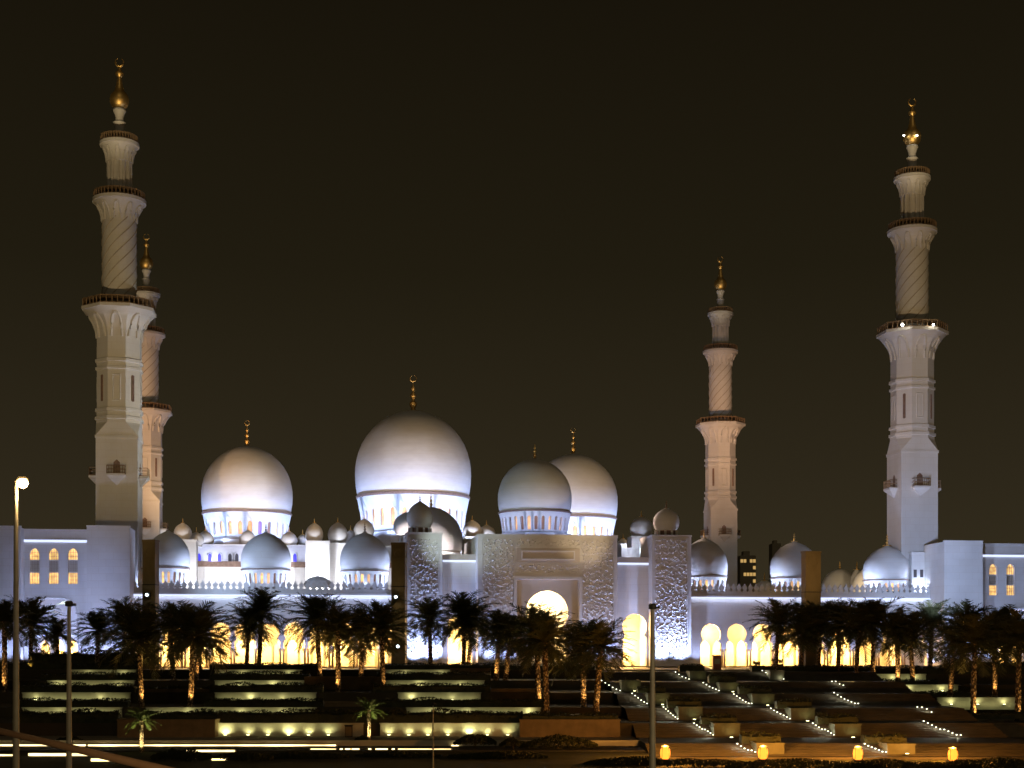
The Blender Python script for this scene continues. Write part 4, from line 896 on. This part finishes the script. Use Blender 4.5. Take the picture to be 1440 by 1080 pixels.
for px, py, r_, by, Y, lab in ((199, 1013, 19, 1058, 147.2, 'young green palm with a yellow-lit trunk before the large dim planter'), (519, 998, 18, 1043, 157.3, 'young green palm with a pale lit trunk between the glowing uplights')):
    zb = AZ(by, Y); zc = AZ(py, Y); S = r_*Y/F*1.45
    t = thing('young_palm', lab, 'palm tree', (AX(px, Y), Y, zb), 0, 'young palms by the road')
    tr = bpy.data.objects.new('trunk', YM[1]); col.objects.link(tr); tr.parent = t; tr.scale = (2.3, 2.3, zc-zb)
    c2 = bpy.data.objects.new('crown', YM[0]); col.objects.link(c2); c2.parent = t; c2.scale = (S, S, S*1.15); c2.location = (0, 0, zc-zb-.1)
    spot((AX(px, Y)+.25, Y-.9, zb+.15), (AX(px, Y), Y, zb+2.9), 1100, (1, .85, .42), 100, .9, .06, 'palm_uplight')

# ---------------------------------------------------------------- car light trails built as strips, lanterns, poles, small things
ZR = -7.6
def strip(px0, px1, py, th, lab, group='glowing strips for car light trails', Y=None, z=None):  # glowing strip built in place of a car light trail
    Y = Y or (EYE-ZR)*F/(py-HY); x0, x1 = AX(px0, Y), AX(px1, Y); zc = AZ(py, Y); h = th*Y/F; c = (x0+x1)/2
    t = thing('trail_strip', lab, 'car light trail', (c, Y, zc-h/2), 0, group)
    MB().box(x0-c-.1, x1-c+.1, .06, .36, -.12, h+.02).build('trail_backing', WALLM, t)
    MB().box(x0-c, x1-c, 0, .055, 0, h).build('trail_glow', G_TRAIL, t)
strip(-30, 120, 1048.5, 3.0, 'long car trail strip along the far kerb, at the left edge', Y=156.3); strip(124, 472, 1049, 3.4, 'longest car trail strip along the far kerb, behind the left young palm', Y=156.3)
for a_, b_, y_, th, lab in ((-20, 20, 1062, 2.0, 'short car trail strip on the near kerb at the left edge'), (40, 145, 1061.5, 4.2, 'bright car trail strip on the near kerb behind the thin second pole'), (128, 171, 1069, 4.6, 'low bright car trail strip just under the brown handrail'), (262, 330, 1056, 2.6, 'mid-length car trail strip on the near verge right of the left young palm'), (298, 318, 1068, 2.0, 'very short car trail strip low on the near verge'), (437, 472, 1054, 2.2, 'short car trail strip left of the right young palm'), (560, 634, 1054, 2.0, 'thin car trail strip left of the small dark pole'), (600, 612, 1045, 2.0, 'tiny car trail strip behind the small dark pole'), (828, 866, 1047.5, 3.6, 'bright car trail strip at the right end of the road before the steps')):
    strip(a_, b_, y_, th, lab)
for q, (px, py) in enumerate(((480, 1054), (489, 1054), (500, 1054), (520, 1054), (532, 1054), (540, 1054), (553, 1054), (622, 1048), (640, 1049), (669, 1048), (678, 1048), (694, 1048), (704, 1048), (710, 1048), (735, 1048), (747, 1048), (765, 1048), (782, 1048), (790, 1048))):
    Y = (EYE-ZR)*F/(py-HY); t = thing('trail_dot', 'tiny warm car trail dot half hidden in the roadside shrubs', 'kerb light', (AX(px, Y), Y, AZ(py, Y)), 0, 'dots of the car light trails')  # dots made up for the broken parts of the car trails
    MB().box(-.15, .15, -.1, .1, -.35, -.1).build('housing', DARKM, t); w_ = .14+.12*((q*7) % 3)
    MB().box(-w_, w_, -.12, .08, -.098, .1).build('lens', G_TRAIL, t)
for px, py, lab in ((935.5, 1058, 'glowing orange lantern just right of the tall bare pole'), (1073, 1058, 'glowing orange lantern before the bright orange planter'), (1206.5, 1059, 'glowing orange lantern left of the right orange planter'), (1340, 1060.5, 'glowing orange lantern nearest the right edge')):
    Y = 139; zc = AZ(py, Y); t = thing('lantern', lab, 'lantern', (AX(px, Y), Y, zc-.75), 0, 'orange lanterns at the foot of the steps')
    MB().box(-.5, .5, -.5, .5, -.35, .12).build('base', DARKM, t)
    MB().lathe([(.25, .125), (.44, .3), (.48, .7), (.44, 1.05), (.25, 1.25)], 12).build('globe', G_ORANGE, t, smooth=50)
    cg = MB(); cg.lathe([(.42, 1.27), (.3, 1.36), (.08, 1.42)], 12)
    for k_ in range(4): cg.tube([(.5*math.cos(R(45+90*k_)), .5*math.sin(R(45+90*k_)), .1), (.4*math.cos(R(45+90*k_)), .4*math.sin(R(45+90*k_)), 1.3)], .025, 4)
    cg.build('cage', DARKM, t)
    point((AX(px, Y), Y+.1, zc+1.25), 4200, (1, .40, .06), .3, 'lantern_light')
def pole(px, ytop, Y, r, lab, lamp=None, head=True):
    x = AX(px, Y); z0 = -7.7; z1_ = AZ(ytop, Y); t = thing('street_lamp' if lamp or head else 'pole', lab, 'street lamp' if lamp or head else 'pole', (x, Y, z0), 0)
    h = z1_-z0; MB().lathe([(r*1.9, 0), (r*1.9, .5), (r*1.2, .6), (r, h*.5), (r*.62, h)], 12).build('pole', POLE, t, smooth=40)
    if lamp:
        MB().tube([(0, 0, h-.1), (.05, 0, h+.06), (.32, 0, h+.1)], .05, 6).build('arm', POLE, t)
        hd = MB().box(.12, .5, -.12, .12, h+.07, h+.16).build('head', POLE, t)
        MB().lathe([(.05, h-.33), (.17, h-.27), (.23, h-.13), (.21, h), (.12, h+.068)], 14, .30, 0).build('bulb', G_SODIUM, hd, smooth=50)
        point((x+.36, Y-.1, z1_-.6), 260, (1, .66, .30), .2, 'street_lamp_and_fill')
    elif head:
        MB().lathe([(.11, h), (.17, h+.02), (.17, h+.2), (.11, h+.26)], 12).build('cap', DARKM, t)
        MB().box(-.05, .3, -.1, .1, h+.03, h+.14).build('head', DARKM, t)
point((22, 38, 5.5), 5500, (1, .74, .42), .3, 'street_lamp_and_fill'); point((-13, 19, 5), 1500, (1, .70, .36), .3, 'street_lamp_and_fill')  # two unseen points added to brighten the poles and the handrail
pole(22.5, 676, 65, .135, 'tall street lamp at the left edge with its bulb lit', lamp=True)
pole(97, 853, 65, .125, 'unlit thin lamp post in front of the left gate building')
pole(917.5, 857, 65, .14, 'tall bare unlit lamp post rising before the carved right tower')
pole(609, 992, 120, .06, 'thin short dark post before the glowing lowest wall', head=True)
# brown handrail of the footbridge ramp
A, B = Vector((AX(-30, 41), 41, AZ(1021, 41))), Vector((AX(270, 25.5), 25.5, AZ(1092, 25.5)))
t = thing('handrail', 'long brown handrail slanting across the lower left corner', 'handrail', tuple(A))
dv = B-A
MB().tube([(0, 0, 0), tuple(dv*.5), tuple(dv)], .085, 8).build('rail', RUST, t, smooth=50)
for f in (0, 1):
    p = dv*f; MB().tube([(p.x, p.y, -1.15), (p.x, p.y, p.z-.05)], .05, 8).build('post', RUST, t)
p = MB(); d2 = Vector((dv.x, dv.y, 0)).normalized(); nn = Vector((d2.y, -d2.x, 0))
P0, P1 = A-d2*4, B+d2*6; zz = A.z-1.2
m = MB(); q = [P0-nn*.3, P1-nn*.3, P1+nn*3, P0+nn*3]
m.add([(v_.x, v_.y, zz-.4) for v_ in q]+[(v_.x, v_.y, zz) for v_ in q], [(3, 2, 1, 0), (4, 5, 6, 7), (0, 1, 5, 4), (1, 2, 6, 5), (2, 3, 7, 6), (3, 0, 4, 7)])
struct('footbridge_deck', m, PAVE)
# shrubs by the road
for px, py, w_, h_, Y, lab in ((510, 1046, 14, 11, 158.5, 'round shrub beside the right young palm'), (668, 1046, 30, 12, 154, 'round dark shrub below the glowing uplights'), (722, 1048, 20, 10, 152, 'small dark shrub on the kerb below the wide planter'), (785, 1050, 55, 15, 152, 'broad dark shrub before the wide sandstone planter'), (255, 1066, 42, 12, 137, 'low dark shrub on the near verge left'), (345, 1066, 40, 10, 137, 'low spreading dark shrub on the near verge below the long strip'), (430, 1064, 60, 8, 140, 'flat dark shrub on the near verge left of centre'), (98, 1043, 20, 8, 158, 'little dark shrub on the far pavement behind the thin post'), (560, 1062, 60, 6, 142, 'flat dark shrub on the near verge in the centre'), (700, 1064, 70, 8, 140, 'wide dark shrub on the near verge right of centre'), (880, 1076, 60, 14, 132, 'dark shrub at the bottom edge beside the bare post'), (985, 1074, 70, 8, 133, 'wide low shrub under the first lanterns'), (1130, 1080, 110, 13, 131, 'wide dark shrub under the middle lanterns'), (1280, 1080, 90, 12, 131, 'wide dark shrub under the right lanterns'), (1400, 1082, 80, 16, 130, 'dark shrub in the lower right corner')):
    sx_ = w_*Y/F; sz_ = h_*Y/F; t = thing('shrub', lab, 'shrub', (AX(px, Y), Y, AZ(py, Y)-.15), 0, 'dark shrubs by the road')
    leaf_mass(sx_, max(.8, sx_*.5), sz_*1.25, int(500+sx_*700), .12, rnd, 6, True).build('foliage', HEDGE, t)
    MB().lathe([(.12, -.3), (.08, sz_*.5)], 8).build('stem', BARK, t)
t = thing('utility_cabinet', 'small dark upright cabinet standing before the glowing lowest wall', 'cabinet', (AX(490.5, 164), 164, ZB))
MB().box(-.4, .4, -.3, .3, 0, 1.25).build('body', DARKM, t); MB().box(-.45, .45, -.35, .35, 1.253, 1.33).build('lid', DARKM, t); MB().box(-.34, .34, -.33, -.302, .12, 1.15).build('door', BOXM, t)
t = thing('kiosk', 'small reddish kiosk in front of the glowing arches', 'kiosk', (AX(1008, 229.5), 229.5, -.31))
MB().box(-.6, .6, -.4, .4, 0, 2.1).build('body', RED, t); MB().box(-.7, .7, -.5, .5, 2.103, 2.25).build('roof', DARKM, t); MB().box(-.4, .4, -.43, -.402, .9, 1.7).build('panel', PLAIN, t)
for px, w_, h_, lab in ((1093, 1.7, 1.5, 'dark box planter under the first palm of the right row'), (1064, 1.0, 1.1, 'small dark box planter at the foot of the third keyhole arch')):
    t = thing('box_planter', lab, 'planter', (AX(px, 229), 229, -.31)); MB().box(-w_/2, w_/2, -.5, .5, 0, h_*.6).build('box', DARKM, t)
    leaf_mass(w_/2, .5, h_*.6, 300, .12, rnd).build('foliage', HEDGE, t).location = (0, 0, h_*.55)
t = thing('garden_lantern', 'dark onion-topped lantern post among the left palms', 'lantern', (AX(282, 226), 226, -.31))
MB().lathe([(.3, 0), (.2, .4), (.12, 1), (.12, 5.6)], 10).build('post', DARKM, t)
MB().lathe([(.15, 5.6), (.5, 6.2), (.55, 7.2), (.6, 7.5), (.45, 8.1), (.15, 8.7), (.05, 9.6)], 12).build('lantern_head', DARKM, t, smooth=40)

# ---------------------------------------------------------------- far town
for px0, px1, yt, Y, lab, lit in ((1041, 1063, 781, 640, 'dim far apartment block with a few lit windows, right of the farther minaret', 1), (1086, 1098, 764, 900, 'faint far tower behind the right arcade domes', 0)):
    x0, x1 = AX(px0, Y), AX(px1, Y); z = AZ(yt, Y); c = (x0+x1)/2; hw = (x1-x0)/2; t = thing('apartment_block', lab, 'building', (c, Y, HILL), 0)
    h = z-HILL; MB().box(-hw, hw, 0, 12, 0, h).build('wall', FAR, t); MB().box(-hw*.5, hw*.3, 2, 8, h+.01, h+2).build('roof_house', FAR, t)
    rr = random.Random(4)
    for r_ in range(9):
        for c_ in range(5):
            x = -hw+hw*2*(c_+.5)/5; zz = h-2.4-r_*2.9
            MB().box(x-.55, x+.55, -.05, -.004, zz-.7, zz+.7).build('window', G_FARW if lit and rr.random() < .30 else FAR, t)
for o in bpy.data.objects:
    if '_b' in o: del o['_b']
